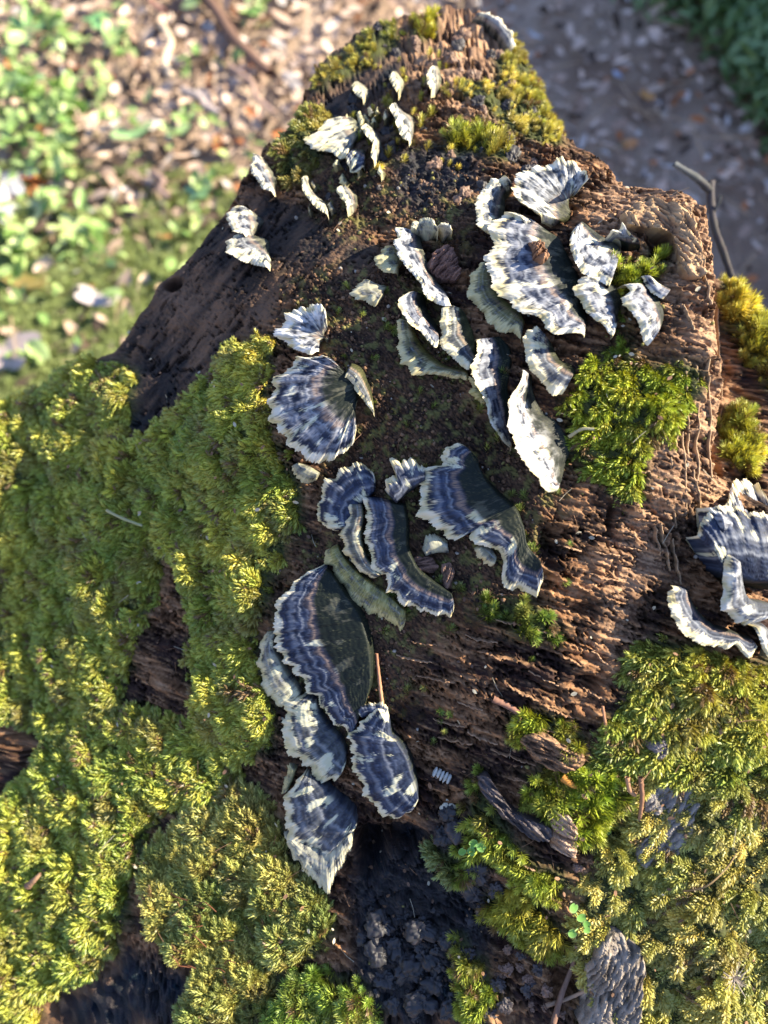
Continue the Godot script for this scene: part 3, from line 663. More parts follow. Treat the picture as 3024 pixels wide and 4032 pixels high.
func moss_shoot(kind: String, k: int) -> ArrayMesh:
	var pts := PackedVector3Array()
	var cols := PackedColorArray()
	var old := Color(0.42, 0.36, 0.22)
	var fresh := Color(1, 1, 1)
	rng.seed = 900 + k * 17 + kind.hash() % 1000
	if kind == "feather":
		leafy_stem(pts, cols, Vector3.ZERO, Vector3(0.15, 0, 1), Vector3(1.2 + 0.4 * k, 0.4 * (k - 1), -0.6), 0.0080, 44, 0.0021, 0.00027, 0.7, old, fresh)
		leafy_stem(pts, cols, Vector3(0.0003, 0.0002, 0.002), Vector3(0.5, 0.5, 0.8), Vector3(0.9, 0.4, -0.3), 0.0048, 24, 0.0018, 0.00025, 0.7, old, fresh)
		if k > 0: leafy_stem(pts, cols, Vector3(0.0008, -0.0002, 0.0035), Vector3(0.6, -0.6, 0.6), Vector3(0.9, -0.2, -0.3), 0.0042, 20, 0.0017, 0.00024, 0.7, old, fresh)
	elif kind == "star":
		leafy_stem(pts, cols, Vector3.ZERO, Vector3(0.1, 0.05 * k, 1), Vector3(0.5, 0.2 * (k - 1), 0), 0.0050, 44, 0.0028, 0.00021, 0.95, old, fresh)
	else:
		# frond: a stem with two ranks of leafy side branches
		var dir := Vector3(0.7, 0, 0.7)
		leafy_stem(pts, cols, Vector3.ZERO, dir, Vector3(0.7, 0.2 * (k - 1), -0.7), 0.010, 36, 0.0016, 0.00026, 0.75, old, fresh)
		for i in 6:
			var t := 0.25 + 0.11 * i
			for s: float in [-1.0, 1.0]:
				var b := Vector3(0.7 * t + 0.28 * t * t, 0.0, 0.7 * t - 0.22 * t * t) * 0.010
				leafy_stem(pts, cols, b, Vector3(0.75, s * rng.randf_range(0.4, 0.9), 0.35 - 0.3 * t + rng.randf_range(-0.25, 0.25)), Vector3(0.7, rng.randf_range(-0.5, 0.5), -0.6), 0.0052 * (1.1 - t * 0.75) * rng.randf_range(0.6, 1.2), 16, 0.0014, 0.00025, 0.8, old.lerp(fresh, 0.4), fresh)
	return flat_mesh(pts, cols)

var shoot_meshes := {}

# heading: in which way the shoots lean (degrees on the face), lean: how much
func moss(label: String, outline: Array, kind: String, per_cm2: float, tint: Color, heading: float, lean: float, size := 1.0, called := "moss_cushion", category := "moss") -> void:
	var poly := poly_on_face(outline)
	var lo := poly[0]
	var hi := poly[0]
	for p in poly:
		lo = lo.min(p)
		hi = hi.max(p)
	var mid := (lo + hi) * 0.5
	var root := thing(called, face_xf(mid.x, mid.y, hh(mid.x, mid.y)), label, category, "moss growing on the stump", "stuff")
	var z0 := hh(mid.x, mid.y)
	var lists: Array = [[], [], []]
	var tints: Array = [[], [], []]
	rng.seed = 4000 + int(outline[0]) * 7 + int(outline[1])
	var count := int((hi.x - lo.x) * (hi.y - lo.y) * 10000.0 * per_cm2 * (0.8 if kind != "star" else 0.8))
	for q in count:
		var a := rng.randf_range(lo.x, hi.x)
		var b := rng.randf_range(lo.y, hi.y)
		var wob := Vector2(noise.get_noise_2d(a * 5000.0, b * 5000.0), noise.get_noise_2d(a * 5000.0 + 99.0, b * 5000.0)) * 0.005
		if not Geometry2D.is_point_in_polygon(Vector2(a, b) + wob, poly): continue
		var clump := noise.get_noise_2d(a * 3600.0 + 13.0, b * 3600.0)
		if clump < -0.2 and rng.randf() < 0.85: continue
		if per_cm2 < 100.0 and noise.get_noise_2d(a * 9000.0 + 5.0, b * 9000.0) < -0.12: continue
		var up := up_at(a, b)
		var sl := Vector3(up.x, up.y, 0.0)
		up = (up + Vector3(0, 0, 0.5)).normalized()
		var ang := deg_to_rad(heading) + noise.get_noise_2d(a * 1500.0, b * 1500.0 + 77.0) * 1.3 + rng.randfn() * 0.35
		var fwd := (Vector3(cos(ang), sin(ang), 0.0) + sl * 0.8)
		var ax := (up + fwd * (lean * rng.randf_range(0.5, 1.4)) + Vector3(rng.randfn(), rng.randfn(), 0.0) * 0.32).normalized()
		var x := (fwd - ax * fwd.dot(ax)).normalized()
		var y := ax.cross(x)
		var sc := size * (0.55 + 0.6 * rng.randf() + 0.35 * rng.randf() * rng.randf()) * (1.0 + 0.35 * clump) * (lerpf(0.5, 1.0, at_map(moss_at, a, b)) if per_cm2 > 20.0 else 1.0)
		var k := rng.randi() % 3
		lists[k].append(Transform3D(Basis(x * sc, y * sc, ax * sc), Vector3(a - mid.x, b - mid.y, hh(a, b) - z0 - 0.0008)))
		var hue := noise.get_noise_2d(a * 1300.0 + 200.0, b * 1300.0) + rng.randfn() * 0.22
		var br := clampf(1.0 + 0.35 * hue + rng.randfn() * 0.12, 0.5, 1.7)
		var c := Color(tint.r * br * (1.0 + 0.22 * hue), tint.g * br, tint.b * br) * 1.3
		c = c.lerp(Color(0.30, 0.24, 0.08), clampf(noise.get_noise_2d(a * 2300.0, b * 2300.0 + 500.0) * 1.6 - 0.15, 0.0, 0.7))
		if rng.randf() < 0.06: c = Color(0.20, 0.13, 0.055)
		tints[k].append(c)
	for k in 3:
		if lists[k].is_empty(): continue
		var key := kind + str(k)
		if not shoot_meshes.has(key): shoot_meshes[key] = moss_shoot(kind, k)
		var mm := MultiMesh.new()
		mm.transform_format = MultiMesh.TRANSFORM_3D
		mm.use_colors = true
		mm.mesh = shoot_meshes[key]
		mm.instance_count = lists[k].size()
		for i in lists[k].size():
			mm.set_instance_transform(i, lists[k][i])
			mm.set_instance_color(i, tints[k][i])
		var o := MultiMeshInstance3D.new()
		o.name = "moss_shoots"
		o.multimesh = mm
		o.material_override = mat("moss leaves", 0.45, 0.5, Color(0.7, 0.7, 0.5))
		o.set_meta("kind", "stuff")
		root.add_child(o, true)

var moss_list := [
	["deep soft green moss carpet on the shaded flank, beside the half round bracket", [-60, 930, 0, 885, 60, 850, 130, 815, 220, 785, 300, 790, 290, 850, 270, 960, 340, 930, 440, 830, 500, 760, 555, 730, 600, 745, 590, 800, 580, 880, 590, 940, 620, 1000, 650, 1040, 650, 1110, 620, 1180, 590, 1260, 560, 1340, 550, 1400, 580, 1500, 600, 1560, 595, 1620, 500, 1650, 440, 1600, 430, 1520, 415, 1430, 425, 1330, 410, 1250, 375, 1190, 345, 1200, 340, 1270, 305, 1340, 285, 1420, 260, 1500, 220, 1560, 120, 1590, 60, 1560, 0, 1530, -80, 1500], "feather", 215.0, Color(0.345, 0.375, 0.06), 200.0, 1.0, 0.8],
	["spiky bright green moss cushion at the lower left, above the bare dark wood", [90, 1640, 180, 1560, 300, 1530, 350, 1560, 420, 1570, 480, 1640, 540, 1680, 440, 1740, 340, 1760, 310, 1850, 280, 1930, 265, 2030, 240, 2070, 180, 2110, 100, 2150, 60, 2230, -80, 2230, -80, 1850, 20, 1740], "feather", 175.0, Color(0.335, 0.375, 0.06), 185.0, 0.9, 0.86],
	["pale yellow green moss cushion with dark red stalks below the hanging cream tongue", [310, 1880, 360, 1830, 420, 1760, 520, 1700, 600, 1750, 620, 1830, 680, 1920, 720, 1990, 700, 2060, 640, 2080, 600, 2110, 570, 2160, 530, 2230, 400, 2230, 410, 2160, 445, 2090, 370, 2060, 335, 1980], "feather", 175.0, Color(0.355, 0.365, 0.10), 120.0, 0.8, 0.88],
	["fresh green moss at the bottom border beside the black knobbly wood", [570, 2160, 650, 2090, 730, 2110, 800, 2140, 820, 2230, 570, 2230], "star", 90.0, Color(0.20, 0.29, 0.05), 100.0, 0.4, 1.0],
	["glossy sunlit moss cushion by the right rim, beside the brown wood wall", [1225, 880, 1260, 800, 1300, 760, 1400, 780, 1500, 790, 1520, 830, 1490, 870, 1450, 920, 1470, 950, 1410, 960, 1380, 1000, 1390, 1070, 1350, 1060, 1290, 1040, 1230, 1000, 1240, 930], "feather", 85.0, Color(0.25, 0.31, 0.03), 250.0, 0.8, 0.85],
	["little star moss tuft sprouting on the white brackets near the rim", [1300, 560, 1330, 580, 1420, 555, 1430, 590, 1380, 610, 1340, 640, 1310, 610], "star", 130.0, Color(0.30, 0.34, 0.035), 60.0, 0.4, 0.85],
	["thin green moss strip in the crack between two white brackets", [1316, 640, 1345, 640, 1350, 700, 1356, 770, 1322, 765, 1320, 700], "star", 90.0, Color(0.17, 0.24, 0.03), 260.0, 0.5, 0.6],
	["dark green moss tuft in the middle of the brown wood, under the ragged bracket", [1030, 1310, 1060, 1290, 1110, 1300, 1170, 1320, 1210, 1360, 1200, 1380, 1120, 1370, 1060, 1340], "star", 75.0, Color(0.15, 0.21, 0.03), 30.0, 0.5, 0.9],
	["green feathery moss carpet at the right border, under the cream edged crescent", [1310, 1560, 1380, 1500, 1350, 1430, 1420, 1380, 1500, 1400, 1600, 1430, 1720, 1450, 1740, 1640, 1600, 1650, 1480, 1680, 1420, 1640, 1350, 1680, 1300, 1640], "feather", 130.0, Color(0.31, 0.34, 0.06), 230.0, 0.9, 0.92],
	["golden fern like moss carpet filling the lower right corner", [1350, 1680, 1420, 1640, 1480, 1680, 1600, 1650, 1740, 1640, 1740, 2250, 1250, 2250, 1290, 2120, 1250, 2060, 1260, 1900, 1300, 1850, 1300, 1810, 1350, 1770, 1400, 1750], "frond", 105.0, Color(0.40, 0.37, 0.085), 235.0, 0.9, 0.76],
	["bright sunlit star moss patch between the tan wood block and the bark plate", [1130, 1700, 1180, 1660, 1250, 1640, 1340, 1680, 1360, 1740, 1290, 1790, 1270, 1830, 1200, 1790, 1140, 1740], "star", 110.0, Color(0.31, 0.36, 0.035), 30.0, 0.4, 0.95],
	["sunlit star moss tuft on the edge of the grooved wood, above the tan wood block", [1095, 1600, 1130, 1540, 1170, 1540, 1230, 1560, 1265, 1600, 1240, 1620, 1160, 1590], "star", 110.0, Color(0.30, 0.35, 0.04), 220.0, 0.5, 0.95],
	["row of star moss along the charred ridge beside the seedlings", [1010, 1680, 1030, 1660, 1050, 1730, 1100, 1800, 1160, 1870, 1240, 1900, 1230, 1940, 1180, 1940, 1100, 1880, 1050, 1850, 1010, 1920, 990, 1890, 1000, 1800], "star", 95.0, Color(0.27, 0.33, 0.05), 210.0, 0.6, 0.95],
	["yellow star moss mound left of the lower seedlings", [1060, 1930, 1120, 1920, 1190, 1970, 1220, 2030, 1190, 2060, 1130, 2010, 1070, 1980], "star", 110.0, Color(0.33, 0.335, 0.05), 240.0, 0.6, 1.0],
	["yellow green star moss at the bottom, right of the black knobbly wood", [980, 2000, 1010, 2060, 1060, 2090, 1080, 2150, 1040, 2200, 990, 2180, 1000, 2110], "star", 110.0, Color(0.29, 0.34, 0.05), 200.0, 0.6, 0.95],
	["sparse grey green moss sprig reaching out over the dark hollow", [925, 1830, 960, 1835, 1000, 1880, 990, 1900, 950, 1880], "feather", 80.0, Color(0.21, 0.25, 0.08), 160.0, 0.8, 0.9],
	["long yellow moss strip on the ledge outside the right rim", [1555, 610, 1600, 640, 1659, 760, 1720, 900, 1659, 830, 1600, 760], "star", 120.0, Color(0.37, 0.36, 0.06), 20.0, 0.4, 1.0],
	["rounded yellow moss knob on the ledge, below the long yellow strip", [1558, 900, 1600, 870, 1610, 920, 1640, 960, 1620, 1030, 1570, 990], "star", 130.0, Color(0.36, 0.37, 0.06), 60.0, 0.4, 1.0],
	["golden moss down the sunlit far edge of the stump", [1080, 110, 1140, 130, 1170, 200, 1200, 260, 1240, 310, 1200, 320, 1100, 290, 1060, 240, 980, 200, 990, 170, 1060, 190], "star", 42.0, Color(0.38, 0.345, 0.07), 20.0, 0.4, 0.6],
	["yellow moss on the shady side of the summit", [780, 80, 850, 50, 860, 100, 800, 140, 740, 170, 690, 190, 650, 230, 700, 150], "star", 38.0, Color(0.36, 0.33, 0.07), 170.0, 0.4, 0.6],
	["small lime moss tuft in the notch of the summit", [880, 50, 940, 40, 930, 90, 890, 100], "star", 90.0, Color(0.33, 0.34, 0.04), 90.0, 0.4, 1.0],
	["olive moss hanging on the left edge near the summit", [620, 290, 680, 230, 720, 260, 700, 320, 670, 390, 620, 400, 590, 340], "feather", 55.0, Color(0.27, 0.26, 0.06), 200.0, 0.8, 0.75],
	["sparse yellow moss sprinkled over the brown far ridge", [820, 120, 960, 110, 1010, 240, 1060, 330, 960, 400, 800, 380, 720, 300, 760, 180], "star", 5.0, Color(0.36, 0.34, 0.06), 60.0, 0.4, 0.7],
	["tiny dark moss sprigs scattered on the bare brown middle of the stump", [640, 660, 900, 560, 1010, 700, 1180, 960, 1240, 1390, 1100, 1500, 950, 1700, 830, 1400, 800, 900, 640, 800], "star", 2.5, Color(0.2, 0.25, 0.05), 60.0, 0.6, 0.6],
	["scattered lime moss on the dark wood below the summit", [960, 290, 1040, 280, 1110, 310, 1090, 350, 1010, 330, 960, 320], "star", 45.0, Color(0.31, 0.33, 0.05), 60.0, 0.4, 0.9],
]

func build_moss() -> void:
	for m in moss_list: moss(m[0], m[1], m[2], m[3], m[4], m[5], m[6], m[7])

# ------------------------------------------------------------------ loose pieces
func blob_mesh(seed_k: int, flat := 1.0) -> ArrayMesh:
	var nu := 13
	var nv := 8
	var pts := PackedVector3Array()
	var cols := PackedColorArray()
	for j in nv:
		var th := PI * j / (nv - 1.0)
		for i in nu:
			var ph := TAU * (i % (nu - 1)) / (nu - 1.0)
			var d := Vector3(sin(th) * cos(ph), sin(th) * sin(ph), cos(th))
			var r := 1.0 + 0.45 * noise.get_noise_3d(d.x * 55.0 + seed_k * 91.0, d.y * 55.0, d.z * 55.0)
			pts.append(Vector3(d.x * r, d.y * r, d.z * r * flat))
			var g := 0.85 + 0.5 * noise.get_noise_3d(d.x * 90.0, d.y * 90.0 + seed_k * 5.0, d.z * 90.0)
			cols.append(Color(g, g, g))
	return grid_mesh(pts, cols, nu, nv, false)

func crumbs() -> void:
	var kinds: Array = [blob_mesh(1, 0.8), blob_mesh(2, 0.6), blob_mesh(3, 0.9)]
	for k in 3:
		var where: Array = []
		var tint: Array = []
		rng.seed = 71 + k
		for q in 16000:
			var a := rng.randf_range(-0.05, 0.12)
			var b := rng.randf_range(-0.17, 0.13)
			var di := at_map(dirt_at, a, b)
			if rng.randf() > di * 0.8 + 0.05 * (1.0 - at_map(moss_at, a, b)): continue
			if noise.get_noise_2d(a * 3500.0, b * 3500.0) + rng.randfn() * 0.25 < -0.1: continue
			var s := 0.00016 + 0.0007 * pow(rng.randf(), 4.0)
			var bs := Basis.from_euler(Vector3(rng.randf() * 6.0, rng.randf() * 6.0, rng.randf() * 6.0)).scaled(Vector3(s, s, s))
			where.append(Transform3D(bs, stump_local(a, b, hh(a, b) + s * 0.3)))
			var c := Color(0.10, 0.055, 0.03).lerp(Color(0.25, 0.15, 0.085), rng.randf())
			var r := rng.randf()
			if r < 0.12: c = Color(0.20, 0.18, 0.06)
			elif r < 0.15: c = Color(0.36, 0.32, 0.26)
			elif r < 0.4: c = Color(0.03, 0.02, 0.015)
			tint.append(c)
		var mm := MultiMesh.new()
		mm.transform_format = MultiMesh.TRANSFORM_3D
		mm.use_colors = true
		mm.mesh = kinds[k]
		mm.instance_count = where.size()
		for i in where.size():
			mm.set_instance_transform(i, where[i])
			mm.set_instance_color(i, tint[i])
		var o := MultiMeshInstance3D.new()
		o.name = "wood_crumbs"
		o.multimesh = mm
		o.material_override = mat("crumbs", 0.85, 0.3)
		o.set_meta("kind", "stuff")
		stump.add_child(o, true)

func stump_local(a: float, b: float, h: float) -> Vector3:
	return Vector3(a, b, h) + Vector3(R.dot(FACE), U.dot(FACE), N.dot(FACE))

# a broken piece of wood or bark lying on the stump: outline traced, own thickness
func piece(called: String, outline: Array, thick: float, sink: float, c0: Color, c1: Color, grain: float, m: Material, rough := 1.0) -> void:
	var line := PackedVector3Array()
	for k in range(0, outline.size(), 2): line.append(spot(outline[k], outline[k + 1], thick))
	line.append(line[0])
	var nu := 110
	var ring := smooth_line(line, nu)
	var mid := Vector3.ZERO
	for k in nu - 1: mid += ring[k] / (nu - 1.0)
	var nv := 40
	var pts := PackedVector3Array()
	var cols := PackedColorArray()
	var ca := cos(grain)
	var sa := sin(grain)
	for j in nv:
		var t := float(j) / (nv - 1.0)
		for i in nu:
			var q := ring[i % (nu - 1)]
			var f := minf(1.0, t / 0.72)
			var p := mid.lerp(q, pow(f, 0.8))
			var jag := noise.get_noise_2d(q.x * 9000.0, q.y * 9000.0) * 0.0012 * f
			p += (q - mid).normalized() * jag
			var u := p.x * ca + p.y * sa
			var v := -p.x * sa + p.y * ca
			var fib := noise.get_noise_2d(u * 7000.0, v * 36000.0)
			var big := noise.get_noise_2d(u * 3500.0 + 40.0, v * 13000.0)
			p.z += rough * (fib * 0.0010 + big * 0.0008 + 0.0003 * bumps.get_noise_2d(p.x * 36000.0, p.y * 36000.0)) - pow(f, 4.0) * thick * 0.25
			if t > 0.72:
				var g := (t - 0.72) / 0.28
				p.z -= g * (thick + sink)
				p += (q - mid).normalized() * 0.0008 * noise.get_noise_2d(q.x * 6000.0 + t * 300.0, q.y * 6000.0) * 2.0
			pts.append(stump_local(p.x, p.y, p.z))
			cols.append(c0.lerp(c1, clampf(0.5 + fib * 0.9 + big * 0.6, 0.0, 1.0)))
	part(called, grid_mesh(pts, cols, nu, nv, false), m, stump)

func knob(px: float, py: float, r: float, c: Color, called := "dark_wood_knob") -> void:
	var p := spot(px, py)
	var nu := 44
	var nv := 22
	var pts := PackedVector3Array()
	var cols := PackedColorArray()
	for j in nv:
		var th := PI * 0.62 * j / (nv - 1.0)
		for i in nu:
			var ph := TAU * (i % (nu - 1)) / (nu - 1.0)
			var d := Vector3(sin(th) * cos(ph), sin(th) * sin(ph), cos(th) * 0.6)
			var k := 0.85 - 0.42 * (cells.get_noise_3d(d.x * 62.0 + px, d.y * 62.0 + py, d.z * 62.0) + 0.6) + 0.7 * noise.get_noise_3d(d.x * 26.0 + px, d.y * 26.0, d.z * 26.0)
			pts.append(stump_local(p.x + d.x * r * k, p.y + d.y * r * k, p.z + d.z * r * k))
			var g := 0.8 + 0.6 * noise.get_noise_3d(d.x * 80.0 + px, d.y * 80.0, d.z * 80.0)
			cols.append(Color(c.r * g, c.g * g, c.b * g))
	part(called, grid_mesh(pts, cols, nu, nv, false), mat("charred wood", 0.6, 0.5), stump)

func fin(x0: float, y0: float, x1: float, y1: float, tall: float, c: Color) -> void:
	# a thin blade of harder wood left standing out of the rot
	var p := spot(x0, y0)
	var q := spot(x1, y1)
	var n := 26
	var pts := PackedVector3Array()
	var cols := PackedColorArray()
	var dir := (q - p).normalized()
	var side := Vector3(-dir.y, dir.x, 0.0).normalized()
	for j in 5:
		for i in n:
			var t := float(i) / (n - 1.0)
			var m := p.lerp(q, t) + side * 0.0006 * noise.get_noise_2d(t * 160.0 + x0, y0)
			var hgt := tall * pow(sin(PI * clampf(t, 0.02, 0.98)), 0.5) * (0.75 + 0.7 * noise.get_noise_2d(t * 420.0 + x0, y0 + 30.0))
			var z: float = [-0.002, hgt * 0.8, hgt, hgt * 0.8, -0.002][j]
			var w: float = [-0.0005, -0.00022, 0.0, 0.00022, 0.0005][j]
			var s := m + side * (w + 0.0011 * hgt / 0.003 * clampf(z / 0.003, 0.0, 1.0) * -0.6)
			pts.append(stump_local(s.x, s.y, hh(m.x, m.y) * 0.4 + m.z * 0.6 + z))
			var g := 0.8 + 0.5 * noise.get_noise_2d(t * 300.0 + y0, j * 9.0)
			cols.append(Color(c.r * g, c.g * g, c.b * g))
	part("wood_splinter", grid_mesh(pts, cols, n, 5, true), mat("splinter wood", 0.75, 0.35), stump)

func build_pieces() -> void:
	var wood: StandardMaterial3D = mat("broken wood", 0.8, 0.3)
	relief(wood, 0.03, Vector3(30, 60, 60), 0.03)
	var bark: StandardMaterial3D = mat("bark", 0.85, 0.3)
	relief(bark, 0.03, Vector3(30, 30, 30), 0.06)
	piece("tan_wood_block", [2160, 3210, 2190, 3190, 2230, 3220, 2275, 3270, 2280, 3340, 2270, 3385, 2220, 3370, 2170, 3330, 2180, 3270], 0.0055, 0.006, Color(0.20, 0.11, 0.06), Color(0.52, 0.36, 0.24), -0.6, wood, 1.2)
	piece("charred_ridge", [1885, 3075, 1930, 3070, 1960, 3120, 2010, 3180, 2090, 3230, 2170, 3270, 2165, 3320, 2100, 3310, 2030, 3260, 1970, 3200, 1910, 3140], 0.006, 0.006, Color(0.025, 0.02, 0.022), Color(0.085, 0.065, 0.06), -0.7, mat("charred wood", 0.6, 0.5), 1.4)
	piece("grooved_wood_block", [2060, 2920, 2120, 2895, 2200, 2920, 2270, 2960, 2305, 2985, 2290, 3030, 2240, 3050, 2170, 3030, 2100, 2990], 0.0055, 0.006, Color(0.05, 0.028, 0.018), Color(0.34, 0.20, 0.11), -0.4, wood, 1.5)
	piece("bark_plate", [2340, 3800, 2380, 3720, 2440, 3690, 2520, 3740, 2545, 3830, 2540, 3920, 2500, 4070, 2300, 4070, 2290, 3930], 0.006, 0.006, Color(0.075, 0.06, 0.045), Color(0.33, 0.28, 0.225), 1.2, bark, 1.3)
	piece("bark_plate", [2580, 3050, 2650, 3040, 2720, 3050, 2755, 3110, 2740, 3220, 2690, 3340, 2590, 3420, 2510, 3390, 2525, 3270, 2550, 3150], 0.0012, 0.008, Color(0.085, 0.075, 0.065), Color(0.30, 0.27, 0.235), 0.9, bark, 0.9)
	piece("bark_plate", [2560, 2945, 2620, 2920, 2640, 2960, 2600, 3000], 0.005, 0.005, Color(0.09, 0.075, 0.07), Color(0.24, 0.21, 0.2), 0.4, bark, 0.8)
	piece("rim_slab", [2460, 830, 2560, 770, 2650, 790, 2710, 790, 2745, 850, 2770, 960, 2790, 1060, 2740, 1090, 2690, 1040, 2640, 960, 2560, 890, 2480, 880], 0.006, 0.01, Color(0.20, 0.115, 0.065), Color(0.50, 0.34, 0.19), -0.9, wood, 2.0)
	piece("brown_lump", [1620, 2210, 1660, 2190, 1710, 2200, 1725, 2240, 1680, 2255, 1630, 2240], 0.004, 0.004, Color(0.07, 0.04, 0.03), Color(0.19, 0.115, 0.085), 0.2, mat("crumbs", 0.85, 0.3), 0.9)
	piece("brown_lump", [1740, 2225, 1775, 2215, 1785, 2270, 1770, 2315, 1745, 2300], 0.004, 0.004, Color(0.08, 0.05, 0.035), Color(0.2, 0.125, 0.09), 1.2, mat("crumbs", 0.85, 0.3), 0.9)
	piece("brown_lump", [2090, 950, 2130, 935, 2160, 970, 2150, 1010, 2110, 1000], 0.0105, 0.006, Color(0.10, 0.05, 0.03), Color(0.30, 0.17, 0.10), 0.8, mat("crumbs", 0.85, 0.3), 2.2)
	piece("brown_lump", [1700, 990, 1770, 960, 1810, 1020, 1800, 1090, 1730, 1100, 1690, 1050], 0.006, 0.006, Color(0.08, 0.04, 0.03), Color(0.26, 0.15, 0.11), 0.8, mat("crumbs", 0.85, 0.3), 1.6)
	# black knobbly wood at the bottom
	rng.seed = 31
	for d in [[1880, 3440, 4.2], [1950, 3500, 3.8], [1870, 3520, 4.4], [1910, 3590, 3.4], [1990, 3570, 3.0], [1860, 3640, 3.0], [1830, 3770, 3.6], [1800, 3260, 4.6], [1740, 3290, 4.2], [1760, 3200, 3.6], [1890, 3850, 3.0], [1960, 3880, 3.4],
			[1500, 3640, 5.4], [1590, 3600, 5.0], [1660, 3660, 5.6], [1560, 3720, 6.0], [1680, 3760, 5.6], [1480, 3760, 5.0], [1610, 3820, 6.4], [1720, 3860, 5.4], [1520, 3850, 5.0], [1660, 3940, 5.6], [1780, 3960, 4.6], [1560, 3950, 4.6], [1440, 3690, 3.6], [1760, 3700, 4.0], [1860, 3990, 3.6], [1930, 3990, 3.2], [2050, 3760, 2.6], [2080, 3900, 3.4], [1990, 3960, 3.0], [2120, 3820, 2.4]]:
		var c := Color(0.022, 0.021, 0.023) if d[0] < 1800 else Color(0.05, 0.04, 0.038)
		knob(d[0], d[1], d[2] * 0.00105, c)
	for d in [[2080, 3860, 3.0], [2150, 3900, 2.6], [2210, 3750, 2.2], [2280, 3420, 2.2], [2250, 3640, 2.4], [2000, 3820, 2.6]]:
		knob(d[0], d[1], d[2] * 0.001, Color(0.2, 0.115, 0.075), "brown_wood_knob")
	# broken lumps over the far shoulder and in the dark hollow
	for q in 70:
		var x := rng.randf_range(1250.0, 2250.0)
		var y := rng.randf_range(100.0, 780.0)
		if absf(x - 1700.0) > 180.0 + y * 0.55: continue
		knob(x, y, rng.randf_range(0.0012, 0.0042), Color(0.03, 0.025, 0.024) if rng.randf() < 0.5 or x < 1600.0 else Color(0.19, 0.11, 0.065), "broken_lump")
	for q in 30: knob(rng.randf_range(1420.0, 1900.0), rng.randf_range(3560.0, 4060.0), rng.randf_range(0.001, 0.003), Color(0.028, 0.025, 0.025))
	for q in 16: knob(rng.randf_range(1960.0, 2280.0), rng.randf_range(3720.0, 4040.0), rng.randf_range(0.0008, 0.0022), Color(0.16, 0.09, 0.055), "brown_wood_knob")
	# slivers of grain standing out of the rotten wood
	for d in [[1840, 2880, 1960, 2930], [1930, 2950, 2110, 3010], [2000, 3060, 2090, 3080], [2000, 3110, 2090, 3150], [1700, 2830, 1830, 2860], [1720, 2900, 1860, 2930], [1800, 2760, 1900, 2800], [1880, 2560, 2010, 2600], [1830, 2500, 1960, 2530], [2100, 2470, 2220, 2520],
			[2180, 2560, 2290, 2620], [2250, 2300, 2330, 2330], [2300, 2090, 2400, 2120], [2330, 2170, 2440, 2190], [2200, 2140, 2290, 2170], [2320, 2260, 2450, 2290], [2450, 2150, 2540, 2170], [2480, 2040, 2580, 2050], [2440, 2110, 2540, 2120], [2260, 2420, 2380, 2470],
			[2080, 2640, 2200, 2700], [2000, 2700, 2120, 2760], [2150, 2780, 2260, 2830], [2280, 2690, 2370, 2750], [2330, 2560, 2420, 2640], [1600, 2520, 1720, 2540], [1560, 2580, 1700, 2610], [1640, 2660, 1790, 2690], [1950, 2440, 2060, 2460], [2380, 2350, 2470, 2380],
			[2500, 1930, 2580, 1950], [2470, 1850, 2560, 1860], [1690, 3050, 1780, 3060], [2040, 3390, 2110, 3430], [2130, 3560, 2180, 3590], [2100, 2860, 2260, 2900], [2180, 2940, 2300, 2990]]:
		fin(d[0], d[1], d[2], d[3], rng.randf_range(0.0014, 0.003), Color(0.30, 0.165, 0.085).lerp(Color(0.42, 0.27, 0.16), rng.randf()))
	# upright lamellae of the right hand wall
	for d in [[2660, 1500, 2665, 1760], [2700, 1460, 2712, 1800], [2742, 1440, 2750, 1900], [2790, 1380, 2800, 1880], [2825, 1200, 2838, 1700], [2690, 1700, 2700, 2030], [2640, 1800, 2660, 2080], [2730, 1850, 2760, 2030], [2600, 2060, 2640, 2250], [2580, 2070, 2600, 2190], [2650, 2120, 2680, 2300], [2690, 1200, 2730, 1300], [2760, 1040, 2800, 1200]]:
		fin(d[0], d[1], d[2], d[3], rng.randf_range(0.0015, 0.0028), Color(0.46, 0.31, 0.18))

func tube(pts: PackedVector3Array, r0: float, r1: float, c0: Color, c1: Color, sides := 7) -> ArrayMesh:
	var v := PackedVector3Array()
	var cols := PackedColorArray()
	var n := pts.size()
	for i in n:
		var d := (pts[mini(i + 1, n - 1)] - pts[maxi(i - 1, 0)]).normalized()
		var s := d.cross(Vector3(0.13, 0.31, 0.94)).normalized()
		var u := d.cross(s)
		var t := float(i) / (n - 1.0)
		for k in sides + 1:
			var a := TAU * (k % sides) / sides
			var r := lerpf(r0, r1, t) * (1.0 + 0.25 * noise.get_noise_2d(i * 40.0, k * 30.0))
			v.append(pts[i] + (s * cos(a) + u * sin(a)) * r)
			cols.append(c0.lerp(c1, clampf(t + 0.4 * noise.get_noise_2d(i * 25.0, k * 25.0), 0.0, 1.0)))
	return grid_mesh(v, cols, sides + 1, n, true)

func twig(called: String, label: String, category: String, line: Array, lift: float, r0: float, r1: float, c0: Color, c1: Color, group := "") -> Node3D:
	var pts := PackedVector3Array()
	for k in range(0, line.size(), 3): pts.append(spot(line[k], line[k + 1], lift + line[k + 2] * 0.001))
	var sm := smooth_line(pts, 22)
	var at := sm[0]
	for k in sm.size(): sm[k] -= at
	var o := thing(called, face_xf(at.x, at.y, at.z), label, category, group)
	part("stem", tube(sm, r0, r1, c0, c1), mat("twig", 0.75, 0.4), o)
	return o

